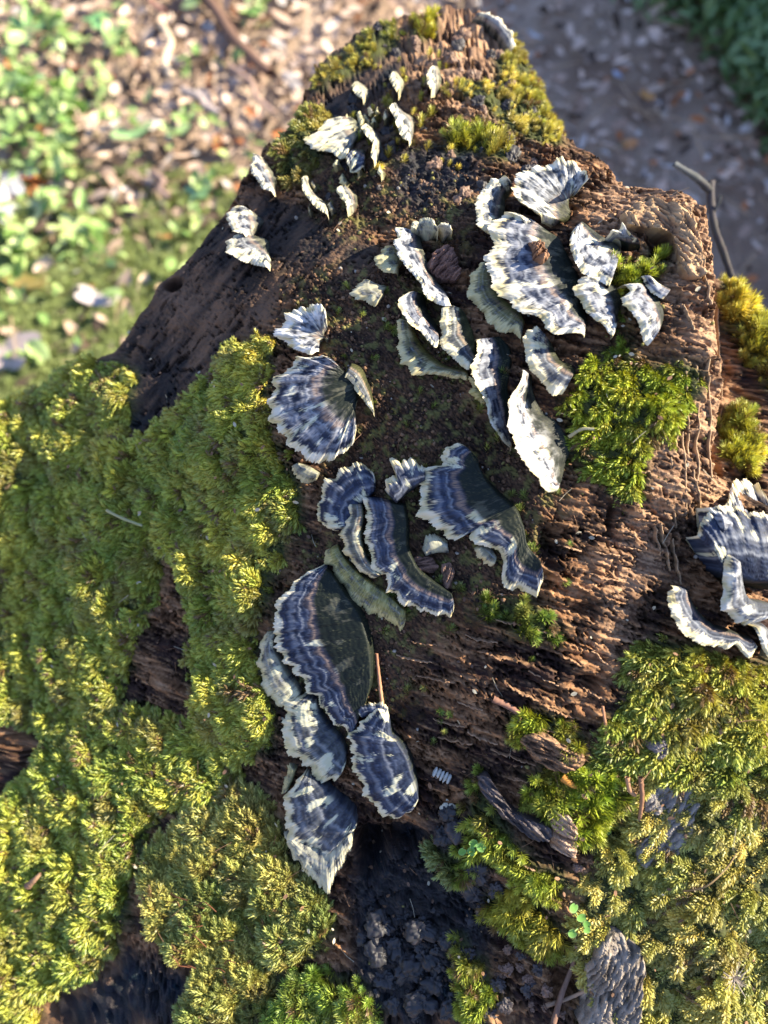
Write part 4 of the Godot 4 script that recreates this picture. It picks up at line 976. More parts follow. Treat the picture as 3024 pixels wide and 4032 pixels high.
func round_leaf(r: float) -> ArrayMesh:
	var pts := PackedVector3Array([Vector3.ZERO])
	var cols := PackedColorArray([Color(0.17, 0.33, 0.08)])
	var idx := PackedInt32Array()
	for ring in 3:
		for k in 24:
			var a := TAU * k / 24.0
			var q := r * (ring + 1) / 3.0
			var notch := 1.0 - 0.35 * exp(-pow(absf(wrapf(a, -PI, PI)) / 0.3, 2.0))
			pts.append(Vector3(cos(a) * q * notch, sin(a) * q * 0.9, (ring + 1) * (ring + 1) * r * 0.018))
			cols.append(Color(0.16, 0.33, 0.07) if ring < 2 else Color(0.22, 0.38, 0.12))
	for k in 24: idx.append_array([0, 1 + (k + 1) % 24, 1 + k])
	for ring in 2:
		for k in 24:
			var p := 1 + ring * 24 + k
			var q := 1 + ring * 24 + (k + 1) % 24
			idx.append_array([p, q, p + 24, q, q + 24, p + 24])
	return indexed(pts, cols, idx)

func seedling(label: String, leaves: Array) -> void:
	var root_p := Vector3.ZERO
	var pos: Array = []
	for l in leaves:
		var p := spot(l[0], l[1], 0.006)
		pos.append(p)
		root_p += p / leaves.size()
	var g := spot(1512.0 + root_p.x / (EYE - root_p.z) * FOC, 2016.0 - root_p.y / (EYE - root_p.z) * FOC)
	var o := thing("seedling", face_xf(g.x, g.y, g.z), label, "seedling", "round leaved seedlings in the moss")
	for i in pos.size():
		var l: Array = leaves[i]
		var p: Vector3 = pos[i] - g
		var leaf := part("leaf", round_leaf(l[2] * 0.00005), mat("seedling leaf", 0.6, 0.3, Color(0.5, 0.6, 0.3)), o)
		leaf.position = p
		leaf.rotation = Vector3(0.2 * sin(i * 2.0), 0.25 * cos(i * 1.3), deg_to_rad(l[3]))
		var st := PackedVector3Array([Vector3(0, 0, -0.001), Vector3(p.x * 0.4, p.y * 0.4, p.z * 0.6), p - Vector3(0, 0, 0.0002)])
		part("stalk", tube(smooth_line(st, 8), 0.00028, 0.0002, Color(0.2, 0.3, 0.1), Color(0.25, 0.38, 0.14), 5), mat("seedling leaf", 0.6, 0.3, Color(0.5, 0.6, 0.3)), o)

func fallen_bits() -> void:
	# needles, flakes and dust that have dropped on the stump
	var o := thing("fallen_bits", Transform3D(Basis(R, U, N), Vector3.ZERO), "brown needles and flakes fallen over the moss and wood of the stump", "litter", "", "stuff")
	var needle := tube(PackedVector3Array([Vector3(0, 0, -1), Vector3(0.06, 0.05, 0), Vector3(0, 0, 1)]), 0.035, 0.025, Color(1, 1, 1), Color(0.7, 0.7, 0.7), 5)
	rng.seed = 333
	for kind in 2:
		var where: Array = []
		var tint: Array = []
		for q in (170 if kind == 0 else 520):
			var a := rng.randf_range(-0.15, 0.125)
			var b := rng.randf_range(-0.17, 0.12)
			var mo := at_map(moss_at, a, b)
			var s := rng.randf_range(0.0015, 0.0045) if kind == 0 else rng.randf_range(0.0004, 0.0012)
			var up := up_at(a, b)
			var x := up.cross(Vector3(sin(q * 1.7), cos(q * 1.7), 0.3)).normalized()
			var bs := Basis(x, up, x.cross(up)) * Basis.from_euler(Vector3(rng.randfn() * 0.4, 0, rng.randfn() * 0.4))
			where.append(Transform3D(bs.scaled_local(Vector3(s, s, s)), stump_local(a, b, hh(a, b) + 0.0006 + mo * rng.randf_range(0.002, 0.0055))))
			tint.append(Color(0.30, 0.16, 0.08).lerp(Color(0.10, 0.06, 0.04), rng.randf()) if rng.randf() < 0.75 else Color(0.45, 0.40, 0.28))
		scatter(o, "bits", needle if kind == 0 else leaf_chip(1), mat("dry leaf", 0.7, 0.4, Color(0.3, 0.3, 0.3)), where, tint)

func build_small_things() -> void:
	fallen_bits()
	seedling("seedling with four round leaves beside the charred ridge", [[1862, 3322, 34, 200], [1820, 3352, 30, 60], [1856, 3352, 30, 100], [1895, 3336, 34, 330]])
	seedling("seedling with five round leaves in the gap left of the golden moss", [[2258, 3574, 34, 60], [2290, 3612, 34, 20], [2312, 3640, 26, 330], [2254, 3675, 30, 40], [2312, 3662, 26, 0]])
	seedling("tiny seedling with one pale round leaf beside the soil pocket", [[2395, 3275, 24, 30]])
	twig("conifer_needle", "orange brown needle lying upright at the black centre of the largest bracket", "needle", [1483, 2573, 1.0, 1492, 2660, 1.5, 1505, 2770, 1.0], 0.001, 0.0005, 0.0007, Color(0.24, 0.11, 0.06), Color(0.42, 0.22, 0.12))
	twig("conifer_needle", "rust coloured needle stuck in the moss above the bright star moss patch", "needle", [2373, 2780, 4.0, 2385, 2860, 2.0, 2400, 2950, 0.0], 0.002, 0.0004, 0.0008, Color(0.30, 0.15, 0.08), Color(0.24, 0.12, 0.06))
	twig("bark_strip", "brown bark strip beside the bark plate, above the soil pocket", "bark strip", [2522, 3060, 3.0, 2528, 3140, 2.0, 2517, 3235, 0.0], 0.003, 0.0008, 0.0006, Color(0.18, 0.09, 0.05), Color(0.30, 0.16, 0.09))
	twig("bark_strip", "short curled bark strip left of the long brown strip", "bark strip", [2470, 3060, 2.0, 2480, 3110, 2.0, 2500, 3130, 0.0], 0.004, 0.0008, 0.0007, Color(0.35, 0.18, 0.09), Color(0.40, 0.22, 0.11))
	twig("leaf_scrap", "glowing orange leaf scrap above the bright star moss patch", "leaf", [2215, 3060, 2.0, 2245, 3085, 3.0, 2280, 3105, 1.0], 0.002, 0.0014, 0.0005, Color(0.42, 0.17, 0.03), Color(0.60, 0.28, 0.05))
	twig("woody_twig", "slim pinkish brown twig in the groove above the upper star moss tuft", "twig", [1940, 2752, 1.0, 2000, 2780, 1.5, 2045, 2810, 1.0], 0.0002, 0.0012, 0.0009, Color(0.15, 0.075, 0.05), Color(0.24, 0.12, 0.08))
	twig("woody_twig", "forked brown twig at the bottom, left of the grey bark plate", "twig", [2180, 4030, 2.0, 2210, 3920, 3.0, 2255, 3800, 3.0, 2270, 3720, 1.0], 0.002, 0.0011, 0.0006, Color(0.16, 0.09, 0.06), Color(0.3, 0.19, 0.13))
	twig("woody_twig", "thin pale twig lying level across the bottom beside the grey bark plate", "twig", [2150, 3960, 1.0, 2240, 3930, 2.0, 2330, 3890, 2.0], 0.002, 0.0008, 0.0005, Color(0.25, 0.16, 0.1), Color(0.38, 0.26, 0.17))
	twig("moss_stalk", "thin dry brown stalk arching over the golden moss", "stalk", [2690, 3510, 4.0, 2780, 3490, 7.0, 2860, 3420, 7.0, 2900, 3360, 4.0], 0.004, 0.0003, 0.0002, Color(0.2, 0.13, 0.06), Color(0.3, 0.2, 0.09))
	twig("woody_twig", "pale dead stem on the left side of the glossy cushion by the rim", "twig", [2240, 1720, 2.0, 2290, 1690, 3.0, 2340, 1690, 4.0], 0.003, 0.0006, 0.0004, Color(0.3, 0.26, 0.14), Color(0.4, 0.36, 0.2))
	twig("grass_stem", "pale straw stem lying on the shaded moss carpet", "straw", [420, 2010, 5.0, 480, 2040, 6.0, 560, 2070, 5.0], 0.004, 0.0006, 0.0005, Color(0.36, 0.32, 0.16), Color(0.3, 0.3, 0.14))
	twig("leaf_scrap", "small brown leaf scrap on the lower left moss cushion", "leaf", [110, 3490, 6.0, 135, 3465, 7.0, 160, 3440, 6.0], 0.004, 0.0016, 0.0007, Color(0.2, 0.11, 0.06), Color(0.27, 0.16, 0.09))
	# black twig beyond the rim, with a crusted side piece
	var tw := twig("woody_twig", "thin black twig standing beyond the right rim of the stump", "twig", [2880, 1090, 40.0, 2850, 1000, 46.0, 2815, 900, 50.0, 2800, 810, 52.0, 2800, 715, 52.0], 0.004, 0.0009, 0.0011, Color(0.022, 0.018, 0.016), Color(0.05, 0.042, 0.04))
	var a := spot(2800, 800, 0.056)
	var base := Vector3(R.dot(tw.position - FACE), U.dot(tw.position - FACE), N.dot(tw.position - FACE))
	for l in [[[2795, 750], [2740, 700], [2655, 645], 0.0012, 0.0007], [[2805, 840], [2830, 800], [2838, 770], 0.0005, 0.0003]]:
		var ps := PackedVector3Array()
		for k in 3:
			var q: Array = l[k]
			var z := a.z + 0.002 * k
			ps.append(Vector3((q[0] - 1512.0) / FOC * (EYE - z), (2016.0 - q[1]) / FOC * (EYE - z), z) - base)
		part("side_twig", tube(smooth_line(ps, 14), l[3], l[4], Color(0.03, 0.025, 0.022), Color(0.10, 0.11, 0.11)), mat("twig", 0.75, 0.4), tw)
	# ridged white pellet
	var p := spot(1740, 3052, 0.002)
	var o := thing("ridged_pellet", face_xf(p.x, p.y, p.z), "white ridged pellet lying on the dark wood right of the oval bracket", "pellet")
	for k in 5:
		var b := part("ridge", blob_mesh(40 + k, 0.8), tinted("pellet", Color(0.50, 0.50, 0.44), 0.6), o)
		b.position = Vector3(-0.0024 + 0.0012 * k, 0.0012 - 0.0006 * k, 0.0002)
		b.rotation.z = -0.45
		b.scale = Vector3(0.0007, 0.0019, 0.0014)
	var ps2 := spot(1765, 3180, 0.001)
	var sc := thing("white_crust_scrap", face_xf(ps2.x, ps2.y, ps2.z), "ragged cream scrap on the dark wood below the white ridged pellet", "fungus scrap")
	for k in 5:
		var b := part("lobe", blob_mesh(60 + k, 0.35), tinted("scrap", Color(0.50, 0.46, 0.34), 0.8), sc)
		b.position = Vector3(-0.002 + 0.001 * k, 0.0012 * sin(k * 2.3), 0.0004)
		b.scale = Vector3(0.0012, 0.0009, 0.0009)
	# seed fluff on the golden moss
	var fp := spot(2890, 3850, 0.006)
	var fl := thing("seed_fluff", face_xf(fp.x, fp.y, fp.z), "pale tuft of seed fluff caught on the golden moss", "seed fluff")
	rng.seed = 5
	for k in 44:
		var d := Vector3(rng.randfn(), rng.randfn() + 0.3, absf(rng.randfn()) * 0.6).normalized() * rng.randf_range(0.002, 0.006)
		part("hair", tube(smooth_line(PackedVector3Array([Vector3.ZERO, d * 0.5 + Vector3(0, 0, 0.0006), d]), 6), 0.00007, 0.00004, Color(0.42, 0.34, 0.26), Color(0.55, 0.46, 0.38), 4), mat("fluff", 0.6, 0.4), fl)
	# red stalks in the pale cushion
	rng.seed = 8
	for k in 12:
		var x := rng.randf_range(640.0, 900.0)
		var y := rng.randf_range(3500.0, 3820.0)
		twig("moss_stalk", "dark red hair like moss stalk in the pale cushion under the cream tongue", "stalk", [x, y, 3.0, x + rng.randf_range(10, 40), y + rng.randf_range(-15, 15), 8.0, x + rng.randf_range(40, 80), y + rng.randf_range(-10, 45), 8.5], 0.003, 0.00022, 0.00016, Color(0.10, 0.03, 0.015), Color(0.16, 0.06, 0.025), "dark red moss stalks")

# ------------------------------------------------------------------ ground and what lies on it
func leaf_chip(k: int) -> ArrayMesh:
	var pts := PackedVector3Array()
	var cols := PackedColorArray()
	for j in 5:
		for i in 5:
			var x := (i - 2.0) / 2.0
			var y := (j - 2.0) / 2.0
			var w := sqrt(maxf(0.0, 1.0 - y * y * 0.98)) * 0.55
			pts.append(Vector3(x * w, 0.12 * x * x + 0.16 * y * y * (k - 1) + 0.08 * sin(x * 3.0 + k * 2.0 + y), y))
			cols.append(Color(0.85 + 0.2 * absf(x), 0.85 + 0.2 * absf(x), 0.85 + 0.2 * absf(x)))
	return grid_mesh(pts, cols, 5, 5, true)

func scatter(parent: Node, called: String, mesh: Mesh, m: Material, where: Array, tint: Array) -> void:
	var mm := MultiMesh.new()
	mm.transform_format = MultiMesh.TRANSFORM_3D
	mm.use_colors = true
	mm.mesh = mesh
	mm.instance_count = where.size()
	for i in where.size():
		mm.set_instance_transform(i, where[i])
		mm.set_instance_color(i, tint[i])
	var o := MultiMeshInstance3D.new()
	o.name = called
	o.multimesh = mm
	o.material_override = m
	o.set_meta("kind", "stuff")
	parent.add_child(o, true)

func ivy_mesh(lobes: float) -> ArrayMesh:
	var pts := PackedVector3Array([Vector3(0, 0.01, -0.15)])
	var cols := PackedColorArray([Color(1, 1, 1)])
	var idx := PackedInt32Array()
	var n := 40
	for ring in 3:
		for k in n:
			var a := TAU * k / n
			var r := 0.62 + lobes * (0.26 * cos(5.0 * a) + 0.1 * cos(a)) + (1.0 - lobes) * 0.2 * cos(2.0 * a)
			r *= 1.0 - 0.5 * exp(-pow(wrapf(a - PI, -PI, PI) / 0.3, 2.0))
			var q := (ring + 1) / 3.0
			pts.append(Vector3(sin(a) * r * q * 0.9, 0.10 * q * q * cos(2.0 * a) + 0.02 * ring, cos(a) * r * q))
			cols.append(Color(1.0, 1.0, 1.0) * (0.85 + 0.1 * ring))
	for k in n: idx.append_array([0, 1 + k, 1 + (k + 1) % n])
	for ring in 2:
		for k in n:
			var p := 1 + ring * n + k
			var q := 1 + ring * n + (k + 1) % n
			idx.append_array([p, p + n, q, q, p + n, q + n])
	return indexed(pts, cols, idx)

func tinted(key: String, c: Color, rough: float, back := Color(0, 0, 0)) -> StandardMaterial3D:
	if mats.has(key): return mats[key]
	var m := mat(key, rough, 0.5, back)
	m.albedo_color = c.linear_to_srgb()
	return m

func ground_leaf(label: String, px: float, py: float, size: float, turn: float, lobes: float, c: Color, group := "ivy leaves on the ground", called := "ivy_leaf", category := "leaf") -> void:
	var p := on_ground(px * P2S, py * P2S)
	var bs := Basis.from_euler(Vector3(0.25 * sin(px), turn, 0.3 * cos(py)))
	var o := thing(called, Transform3D(bs, Vector3(p.x, 0.022, p.z)), label, category, group)
	var key := "leaf %d" % int(c.r * 1000 + c.g * 100000)
	var b := part("blade", ivy_mesh(lobes), tinted(key, c, 0.35, c * 1.2), o)
	b.scale = Vector3(size, size, size)
	var st := PackedVector3Array([Vector3(0, 0.001, -0.2 * size), Vector3(0.1 * size, -0.003, -0.8 * size), Vector3(0.2 * size, -0.02, -1.5 * size)])
	part("stalk", tube(smooth_line(st, 6), 0.0009, 0.0007, Color(0.2, 0.2, 0.08), Color(0.25, 0.15, 0.08), 5), mat("twig", 0.75, 0.4), o)

func build_ground() -> void:
	# one sheet: fine where it shows, out to the horizon beyond
	var xs := axis_steps(-60.0, 60.0, -0.9, 1.0, 0.02, 6.0)
	var zs := axis_steps(-60.0, 60.0, -1.5, 0.3, 0.02, 6.0)
	var pts := PackedVector3Array()
	var cols := PackedColorArray()
	for z in zs:
		for x in xs:
			pts.append(Vector3(x, 0.012 * noise.get_noise_2d(x * 400.0, z * 400.0) + 0.005 * noise.get_noise_2d(x * 1500.0, z * 1500.0), z))
			var k := noise.get_noise_2d(x * 260.0 + 40.0, z * 260.0)
			cols.append(Color(0.26, 0.18, 0.125).lerp(Color(0.46, 0.35, 0.26), clampf(0.5 + k + 0.6 * noise.get_noise_2d(x * 2500.0, z * 2500.0), 0.0, 1.0)))
	var gm := mat("forest floor", 0.9, 0.2)
	relief(gm, 0.02, Vector3(6, 6, 6), 0.6)
	var g := part("ground", grid_mesh(pts, cols, xs.size(), zs.size(), true), gm, self)
	tag(g, "brown woodland floor covered with litter around the stump", "ground", "", "structure")
	# litter
	var lit := thing("leaf_litter", Transform3D(), "dry brown leaf and needle litter covering the woodland floor", "leaf litter", "", "stuff")
	rng.seed = 12
	for k in 3:
		var where: Array = []
		var tint: Array = []
		for q in 15000:
			var x := rng.randf_range(-1.9, 1.6)
			var z := rng.randf_range(-2.3, 0.7)
			if Vector2(x, z).length() < 0.16: continue
			var s := rng.randf_range(0.004, 0.014) * (0.75 if x > 0.0 else 1.0)
			var bs := Basis.from_euler(Vector3(rng.randfn() * 0.35, rng.randf() * TAU, rng.randfn() * 0.35)).scaled_local(Vector3(s, s, s * rng.randf_range(0.7, 1.6)))
			where.append(Transform3D(bs, Vector3(x, rng.randf_range(0.006, 0.02), z)))
			var c := Color(0.30, 0.20, 0.14).lerp(Color(0.70, 0.55, 0.43), pow(rng.randf(), 1.4))
			var r := rng.randf()
			if r < 0.06: c = Color(0.45, 0.17, 0.06)
			elif r < 0.14: c = Color(0.55, 0.50, 0.45)
			elif r < 0.3: c = Color(0.07, 0.045, 0.03)
			tint.append(c)
		scatter(lit, "litter_leaves", leaf_chip(k), mat("dry leaf", 0.7, 0.4, Color(0.3, 0.3, 0.3)), where, tint)
	var nw: Array = []
	var nt: Array = []
	var needle := tube(PackedVector3Array([Vector3(0, 0, -1), Vector3(0.03, 0.02, 0), Vector3(0, 0, 1)]), 0.03, 0.02, Color(1, 1, 1), Color(0.8, 0.8, 0.8), 4)
	for q in 12000:
		var s := rng.randf_range(0.008, 0.03)
		nw.append(Transform3D(Basis.from_euler(Vector3(rng.randfn() * 0.2, rng.randf() * TAU, 0)).scaled(Vector3(s, s, s)), Vector3(rng.randf_range(-1.9, 1.6), rng.randf_range(0.012, 0.028), rng.randf_range(-2.3, 0.7))))
		nt.append(Color(0.5, 0.36, 0.22) * rng.randf_range(0.35, 1.2))
	scatter(lit, "litter_needles", needle, mat("dry leaf", 0.7, 0.4, Color(0.3, 0.3, 0.3)), nw, nt)
	# small leaved ground cover and flat moss at the left
	var gc := thing("ground_cover", Transform3D(), "low bright green leafy ground cover left of the stump", "ground cover", "", "stuff")
	for k in 3:
		var where: Array = []
		var tint: Array = []
		for q in 3000:
			var px := rng.randf_range(-120.0, 620.0)
			var py := rng.randf_range(-60.0, 900.0)
			var dens := clampf(1.1 - absf(px - 80.0) / 230.0, 0.0, 1.0) * clampf(1.0 - absf(py - 300.0) / 420.0, 0.0, 1.0)
			dens = dens * 0.75 + 1.3 * noise.get_noise_2d(px * 0.55, py * 0.55) - 0.32
			if rng.randf() > dens: continue
			var p := on_ground(px * P2S, py * P2S)
			var s := rng.randf_range(0.004, 0.0105) * (1.7 if rng.randf() < 0.15 else 1.0)
			var bs := Basis.from_euler(Vector3(rng.randfn() * 0.45, rng.randf() * TAU, rng.randfn() * 0.45)).scaled(Vector3(s, s, s))
			where.append(Transform3D(bs, Vector3(p.x, rng.randf_range(0.012, 0.045), p.z)))
			tint.append(Color(0.20, 0.34, 0.08).lerp(Color(0.46, 0.56, 0.22), rng.randf()))
		scatter(gc, "small_leaves", leaf_chip(k), mat("green leaf", 0.4, 0.5, Color(0.55, 0.65, 0.3)), where, tint)
	var gmoss := thing("ground_moss", Transform3D(), "pale green flat moss on the ground at the left, just behind the stump", "moss", "", "stuff")
	var mw: Array = []
	var mt: Array = []
	shoot_meshes["star0"] = moss_shoot("star", 0)
	for q in 22000:
		var px := rng.randf_range(-150.0, 520.0)
		var py := rng.randf_range(380.0, 950.0)
		var dens := clampf((py - 430.0) / 200.0, 0.0, 1.0) + 1.1 * noise.get_noise_2d(px * 0.8, py * 0.8 + 50.0) - 0.1
		if rng.randf() > dens: continue
		var p := on_ground(px * P2S, py * P2S)
		var s := rng.randf_range(1.2, 2.4)
		mw.append(Transform3D(Basis.from_euler(Vector3(-PI / 2 + rng.randfn() * 0.4, rng.randf() * TAU, 0)).scaled(Vector3(s, s, s)), Vector3(p.x, 0.008, p.z)))
		mt.append(Color(0.34, 0.40, 0.16) * rng.randf_range(0.7, 1.3))
	scatter(gmoss, "moss_shoots", shoot_meshes["star0"], mat("moss leaves", 0.45, 0.5, Color(0.7, 0.7, 0.5)), mw, mt)
	# single leaves that stand out
	var g1 := Color(0.22, 0.40, 0.13)
	var g2 := Color(0.30, 0.48, 0.20)
	ground_leaf("round bright ivy leaf topmost in the left corner", 70, 95, 0.034, 0.4, 0.8, g1)
	ground_leaf("ivy leaf beneath the topmost round one in the left corner", 66, 205, 0.034, 1.4, 0.5, g2)
	ground_leaf("dark green leaf of the pair near the long stick", 222, 82, 0.026, 2.6, 0.2, Color(0.12, 0.27, 0.10))
	ground_leaf("paler leaf of the pair near the long stick", 262, 102, 0.028, 1.2, 0.2, Color(0.20, 0.36, 0.15))
	ground_leaf("large pale lobed ivy leaf next to the grey leaf", 112, 470, 0.036, 0.9, 1.0, Color(0.42, 0.46, 0.20))
	ground_leaf("yellow green ivy leaf under the large pale lobed one", 165, 528, 0.030, 2.4, 0.9, Color(0.38, 0.46, 0.18))
	ground_leaf("dark narrow leaf hanging vertically under the yellow green ivy leaf", 215, 560, 0.030, 0.15, 0.0, Color(0.16, 0.27, 0.06))
	ground_leaf("blue green leaf beside the stump's dark left flank", 438, 445, 0.026, 0.6, 0.6, Color(0.20, 0.36, 0.22))
	ground_leaf("long light green leaf amid the litter, midway to the stump", 295, 318, 0.034, 1.7, 0.1, g2)
	ground_leaf("pointed light green leaf right of the long light green one", 390, 318, 0.022, 2.2, 0.1, Color(0.36, 0.50, 0.18))
	ground_leaf("olive brown withered leaf lying in the flat moss", 72, 632, 0.034, 1.3, 0.0, Color(0.22, 0.17, 0.05))
	ground_leaf("white grey withered leaf with lobes at the left border", 34, 425, 0.038, 2.0, 0.9, Color(0.56, 0.55, 0.57), "withered leaves on the ground", "withered_leaf")
	ground_leaf("white grey withered leaf, lower and smaller at the left border", 20, 475, 0.030, 0.4, 0.6, Color(0.62, 0.61, 0.62), "withered leaves on the ground", "withered_leaf")
	ground_leaf("narrow grey withered leaf in the flat moss near the stump", 222, 670, 0.030, 1.5, 0.0, Color(0.50, 0.44, 0.42), "withered leaves on the ground", "withered_leaf")
	ground_leaf("broad pale withered leaf where the stump meets the ground at the left", 35, 790, 0.045, 1.9, 0.3, Color(0.50, 0.40, 0.34), "withered leaves on the ground", "withered_leaf")
	ground_leaf("cream withered leaf at the top border, right of the long stick", 595, 15, 0.03, 1.2, 0.2, Color(0.66, 0.64, 0.52), "withered leaves on the ground", "withered_leaf")
	ground_leaf("small bluish white leaf on the shaded litter beyond the stump", 1325, 198, 0.013, 0.2, 0.1, Color(0.55, 0.62, 0.75), "withered leaves on the ground", "withered_leaf")
	ground_leaf("small orange leaf on the shaded litter, above the rim", 1385, 240, 0.013, 0.9, 0.2, Color(0.55, 0.27, 0.06), "withered leaves on the ground", "withered_leaf")
	ground_leaf("small orange brown leaf right behind the rim", 1345, 345, 0.014, 1.9, 0.2, Color(0.55, 0.26, 0.08), "withered leaves on the ground", "withered_leaf")
	ground_leaf("pale bluish leaf on the shaded litter just right of the summit", 1145, 110, 0.014, 1.1, 0.1, Color(0.5, 0.52, 0.55), "withered leaves on the ground", "withered_leaf")
	for d in [["long dark stick running from the top border towards the stump", 385, -20, 590, 205, 0.0085, Color(0.13, 0.075, 0.05)], ["thin stick crossing the litter beside the long dark one", 505, 185, 600, 290, 0.004, Color(0.30, 0.20, 0.15)], ["pale slender stick standing out left of the long dark stick", 360, 95, 385, 215, 0.005, Color(0.48, 0.38, 0.26)], ["brown stick next to the upper end of the long dark stick", 300, 15, 370, 75, 0.005, Color(0.25, 0.13, 0.09)], ["grey stick pointing at the stump's left flank", 405, 235, 485, 290, 0.005, Color(0.36, 0.29, 0.25)], ["short brown stick in the flat moss, near the dark flank", 340, 410, 380, 470, 0.004, Color(0.22, 0.15, 0.12)]]:
		var p := on_ground(d[1] * P2S, d[2] * P2S)
		var q := on_ground(d[3] * P2S, d[4] * P2S)
		var o := thing("fallen_stick", Transform3D(Basis(), Vector3(p.x, 0.024, p.z)), d[0], "stick", "sticks on the woodland floor")
		var v := q - p
		v.y = 0.004
		var ln := smooth_line(PackedVector3Array([Vector3.ZERO, v * 0.35 + Vector3(0.008, 0.004, 0.004), v * 0.7 - Vector3(0.006, 0, 0.004), v]), 18)
		part("stem", tube(ln, d[5], d[5] * 0.7, d[6], d[6] * 1.4, 9), mat("twig", 0.75, 0.4), o)
	# green undergrowth at the far right and a grey stone
	var ug := thing("undergrowth", Transform3D(), "dim green undergrowth crossing the upper right corner", "undergrowth", "", "stuff")
	for k in 2:
		var where: Array = []
		var tint: Array = []
		for q in 2600:
			var t := rng.randf()
			var px := lerpf(1400.0, 1720.0, t) + rng.randfn() * 38.0
			var py := lerpf(-60.0, 330.0, t * t) + rng.randfn() * 42.0
			var p := on_ground(px * P2S, py * P2S)
			var s := rng.randf_range(0.006, 0.018)
			where.append(Transform3D(Basis.from_euler(Vector3(rng.randfn() * 0.6, rng.randf() * TAU, rng.randfn() * 0.5)).scaled_local(Vector3(s * 0.5, s, s)), Vector3(p.x, rng.randf_range(0.01, 0.06), p.z)))
			tint.append(Color(0.10, 0.19, 0.06).lerp(Color(0.22, 0.33, 0.13), rng.randf()))
		scatter(ug, "small_leaves", leaf_chip(k), mat("green leaf", 0.4, 0.5, Color(0.55, 0.65, 0.3)), where, tint)
	var sp := on_ground(1635 * P2S, 70 * P2S)
	var st := thing("flat_stone", Transform3D(Basis.from_euler(Vector3(0, 0.5, 0)), Vector3(sp.x, 0.015, sp.z)), "flat grey stone in the upper right corner, beyond the undergrowth", "stone")
	var slab := part("slab", blob_mesh(7, 0.5), tinted("stone", Color(0.36, 0.33, 0.27), 0.8), st)
	slab.scale = Vector3(0.085, 0.028, 0.045)
	# the fallen log whose shade lies on the litter at the right
	var lg := thing("fallen_log", Transform3D(Basis(), Vector3(1.32, 0.34, -0.75)), "big fallen log lying to the side, shading the litter behind the stump", "log")
	var lp := PackedVector3Array()
	for i in 30: lp.append(Vector3(0.03 * sin(i * 0.7), 0.01 * cos(i), -1.5 + 2.6 * i / 29.0))
	part("trunk", tube(lp, 0.36, 0.34, Color(0.09, 0.065, 0.045), Color(0.16, 0.12, 0.09), 28), mat("bark", 0.85, 0.3), lg)
	for e in 2:
		var disc := PackedVector3Array()
		var dc := PackedColorArray()
		for r in 6:
			for k in 29:
				var a := TAU * (k % 28) / 28.0
				disc.append(Vector3(cos(a) * 0.07 * r, sin(a) * 0.07 * r, -1.5 if e == 0 else 1.1))
				dc.append(Color(0.3, 0.2, 0.12) * (0.8 + 0.2 * (r % 2)))
		part("cut_end", grid_mesh(disc, dc, 29, 6, e == 1), mat("cut wood", 0.8, 0.3), lg)

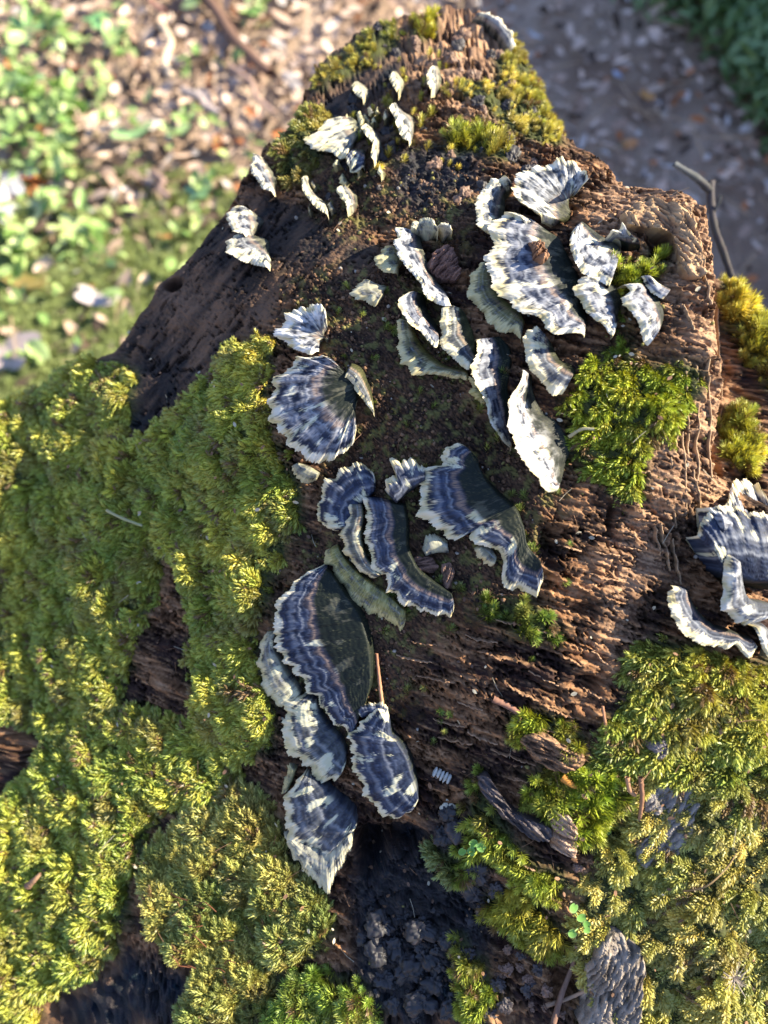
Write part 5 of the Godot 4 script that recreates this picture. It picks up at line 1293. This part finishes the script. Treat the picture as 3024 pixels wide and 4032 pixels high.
# ------------------------------------------------------------------ the scene
func _ready() -> void:
	# camera
	var cam := Camera3D.new()
	cam.name = "camera"
	var lens := CameraAttributesPhysical.new()
	lens.frustum_focal_length = 18.13
	lens.frustum_near = 0.01
	lens.frustum_far = 200.0
	lens.frustum_focus_distance = 0.268
	lens.exposure_aperture = 4.7
	lens.auto_exposure_enabled = false
	lens.exposure_multiplier = 1.0
	cam.attributes = lens
	cam.transform = Transform3D(Basis(R, U, N), FACE + N * EYE)
	add_child(cam)
	cam.fov = 67.0
	print("fov ", cam.fov, " exposure ", lens.exposure_multiplier)
	# sky
	var we := WorldEnvironment.new()
	we.name = "environment"
	var env := Environment.new()
	env.background_mode = Environment.BG_SKY
	var sky := Sky.new()
	var sm := ProceduralSkyMaterial.new()
	sm.sky_top_color = Color(0.50, 0.62, 0.86)
	sm.sky_horizon_color = Color(0.80, 0.84, 0.88)
	sm.sky_curve = 0.2
	sm.ground_bottom_color = Color(0.20, 0.18, 0.14)
	sm.ground_horizon_color = Color(0.45, 0.45, 0.40)
	sm.sky_energy_multiplier = 0.76
	sky.sky_material = sm
	env.sky = sky
	env.tonemap_mode = Environment.TONE_MAPPER_LINEAR
	env.tonemap_exposure = 3.35
	env.sdfgi_enabled = true
	env.ssao_enabled = true
	env.ssil_enabled = true
	we.environment = env
	add_child(we)
	# sun, low from the upper right
	var sun := DirectionalLight3D.new()
	sun.name = "sun"
	sun.light_energy = 1.6
	sun.light_color = Color(1.0, 0.95, 0.86)
	sun.light_angular_distance = 0.5
	sun.shadow_enabled = true
	var to_sun := (R * 0.80 + U * 0.36 + N * 0.40).normalized()
	sun.transform = Transform3D(Basis.looking_at(-to_sun, Vector3.UP), Vector3(0, 2, 0))
	add_child(sun)

	noise.seed = 5
	noise.noise_type = FastNoiseLite.TYPE_SIMPLEX_SMOOTH
	noise.frequency = 0.02
	noise.fractal_octaves = 3
	bumps.seed = 9
	bumps.noise_type = FastNoiseLite.TYPE_SIMPLEX
	bumps.frequency = 0.03
	bumps.fractal_octaves = 2
	cells.seed = 3
	cells.noise_type = FastNoiseLite.TYPE_CELLULAR
	cells.cellular_return_type = FastNoiseLite.RETURN_DISTANCE
	cells.frequency = 0.05
	cells.fractal_type = FastNoiseLite.FRACTAL_NONE

	var t0 := Time.get_ticks_msec()
	shape_face()
	hollow(1460, 3340, 60, 90, 0.022)
	hollow(1600, 3300, 110, 60, 0.012)
	hollow(2405, 2050, 12, 60, 0.008)
	hollow(2300, 2400, 50, 22, 0.006)
	hollow(2310, 2690, 50, 30, 0.007)
	hollow(2440, 3250, 60, 80, 0.012)
	hollow(2380, 1890, 30, 18, 0.006)
	hollow(1730, 1060, 60, 60, 0.006)
	hollow(2620, 960, 60, 70, 0.010)
	hollow(2160, 2120, 40, 60, 0.004)
	hollow(2240, 3850, 60, 100, 0.010)
	hollow(680, 1120, 50, 30, 0.010)
	for m in moss_list:
		if m[3] > 20.0: moss_polys.append(poly_on_face(m[1]))
	moss_at = mask_of(moss_polys, 0.007)
	dirt_at = mask_of([
		poly_on_face([600, 640, 700, 560, 860, 580, 1000, 700, 1050, 900, 1180, 960, 1220, 1080, 1150, 1200, 1180, 1300, 1000, 1320, 900, 1420, 860, 1560, 700, 1640, 620, 1520, 600, 1300, 700, 1150, 720, 980, 760, 900, 700, 760]),
		poly_on_face([680, 350, 900, 300, 1040, 400, 1020, 560, 860, 470, 760, 520, 690, 480])], 0.010)
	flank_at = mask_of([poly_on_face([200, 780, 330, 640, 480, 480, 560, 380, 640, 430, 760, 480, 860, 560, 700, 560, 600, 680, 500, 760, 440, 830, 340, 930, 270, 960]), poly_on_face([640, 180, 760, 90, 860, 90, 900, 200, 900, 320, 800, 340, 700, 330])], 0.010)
	char_at = mask_of([poly_on_face([760, 1860, 900, 1780, 1000, 1760, 1060, 1700, 1100, 1780, 1080, 1900, 1040, 2060, 980, 2212, 720, 2212, 740, 2060]), poly_on_face([180, 2130, 290, 2060, 330, 2070, 410, 2090, 380, 2212, 100, 2230]), poly_on_face([850, 320, 1040, 310, 1020, 400, 900, 470, 840, 420])], 0.008)
	pale_at = mask_of([poly_on_face([1260, 440, 1420, 400, 1510, 430, 1560, 620, 1560, 1000, 1560, 1080, 1480, 1120, 1400, 1300, 1340, 1420, 1300, 1300, 1340, 1100, 1420, 960, 1500, 820, 1440, 700, 1380, 560]), poly_on_face([880, 30, 960, 20, 1060, 10, 1120, 80, 1160, 200, 1240, 330, 1120, 300, 1000, 260, 930, 220, 880, 120])], 0.012)
	wood_relief()
	print("form ", Time.get_ticks_msec() - t0)
	build_ground()
	print("ground ", Time.get_ticks_msec() - t0)
	build_stump()
	print("stump ", Time.get_ticks_msec() - t0)
	build_pieces()
	crumbs()
	print("pieces ", Time.get_ticks_msec() - t0)
	build_brackets()
	crusty_scraps()
	print("brackets ", Time.get_ticks_msec() - t0)
	build_moss()
	print("moss ", Time.get_ticks_msec() - t0)
	build_small_things()
	print("done ", Time.get_ticks_msec() - t0)
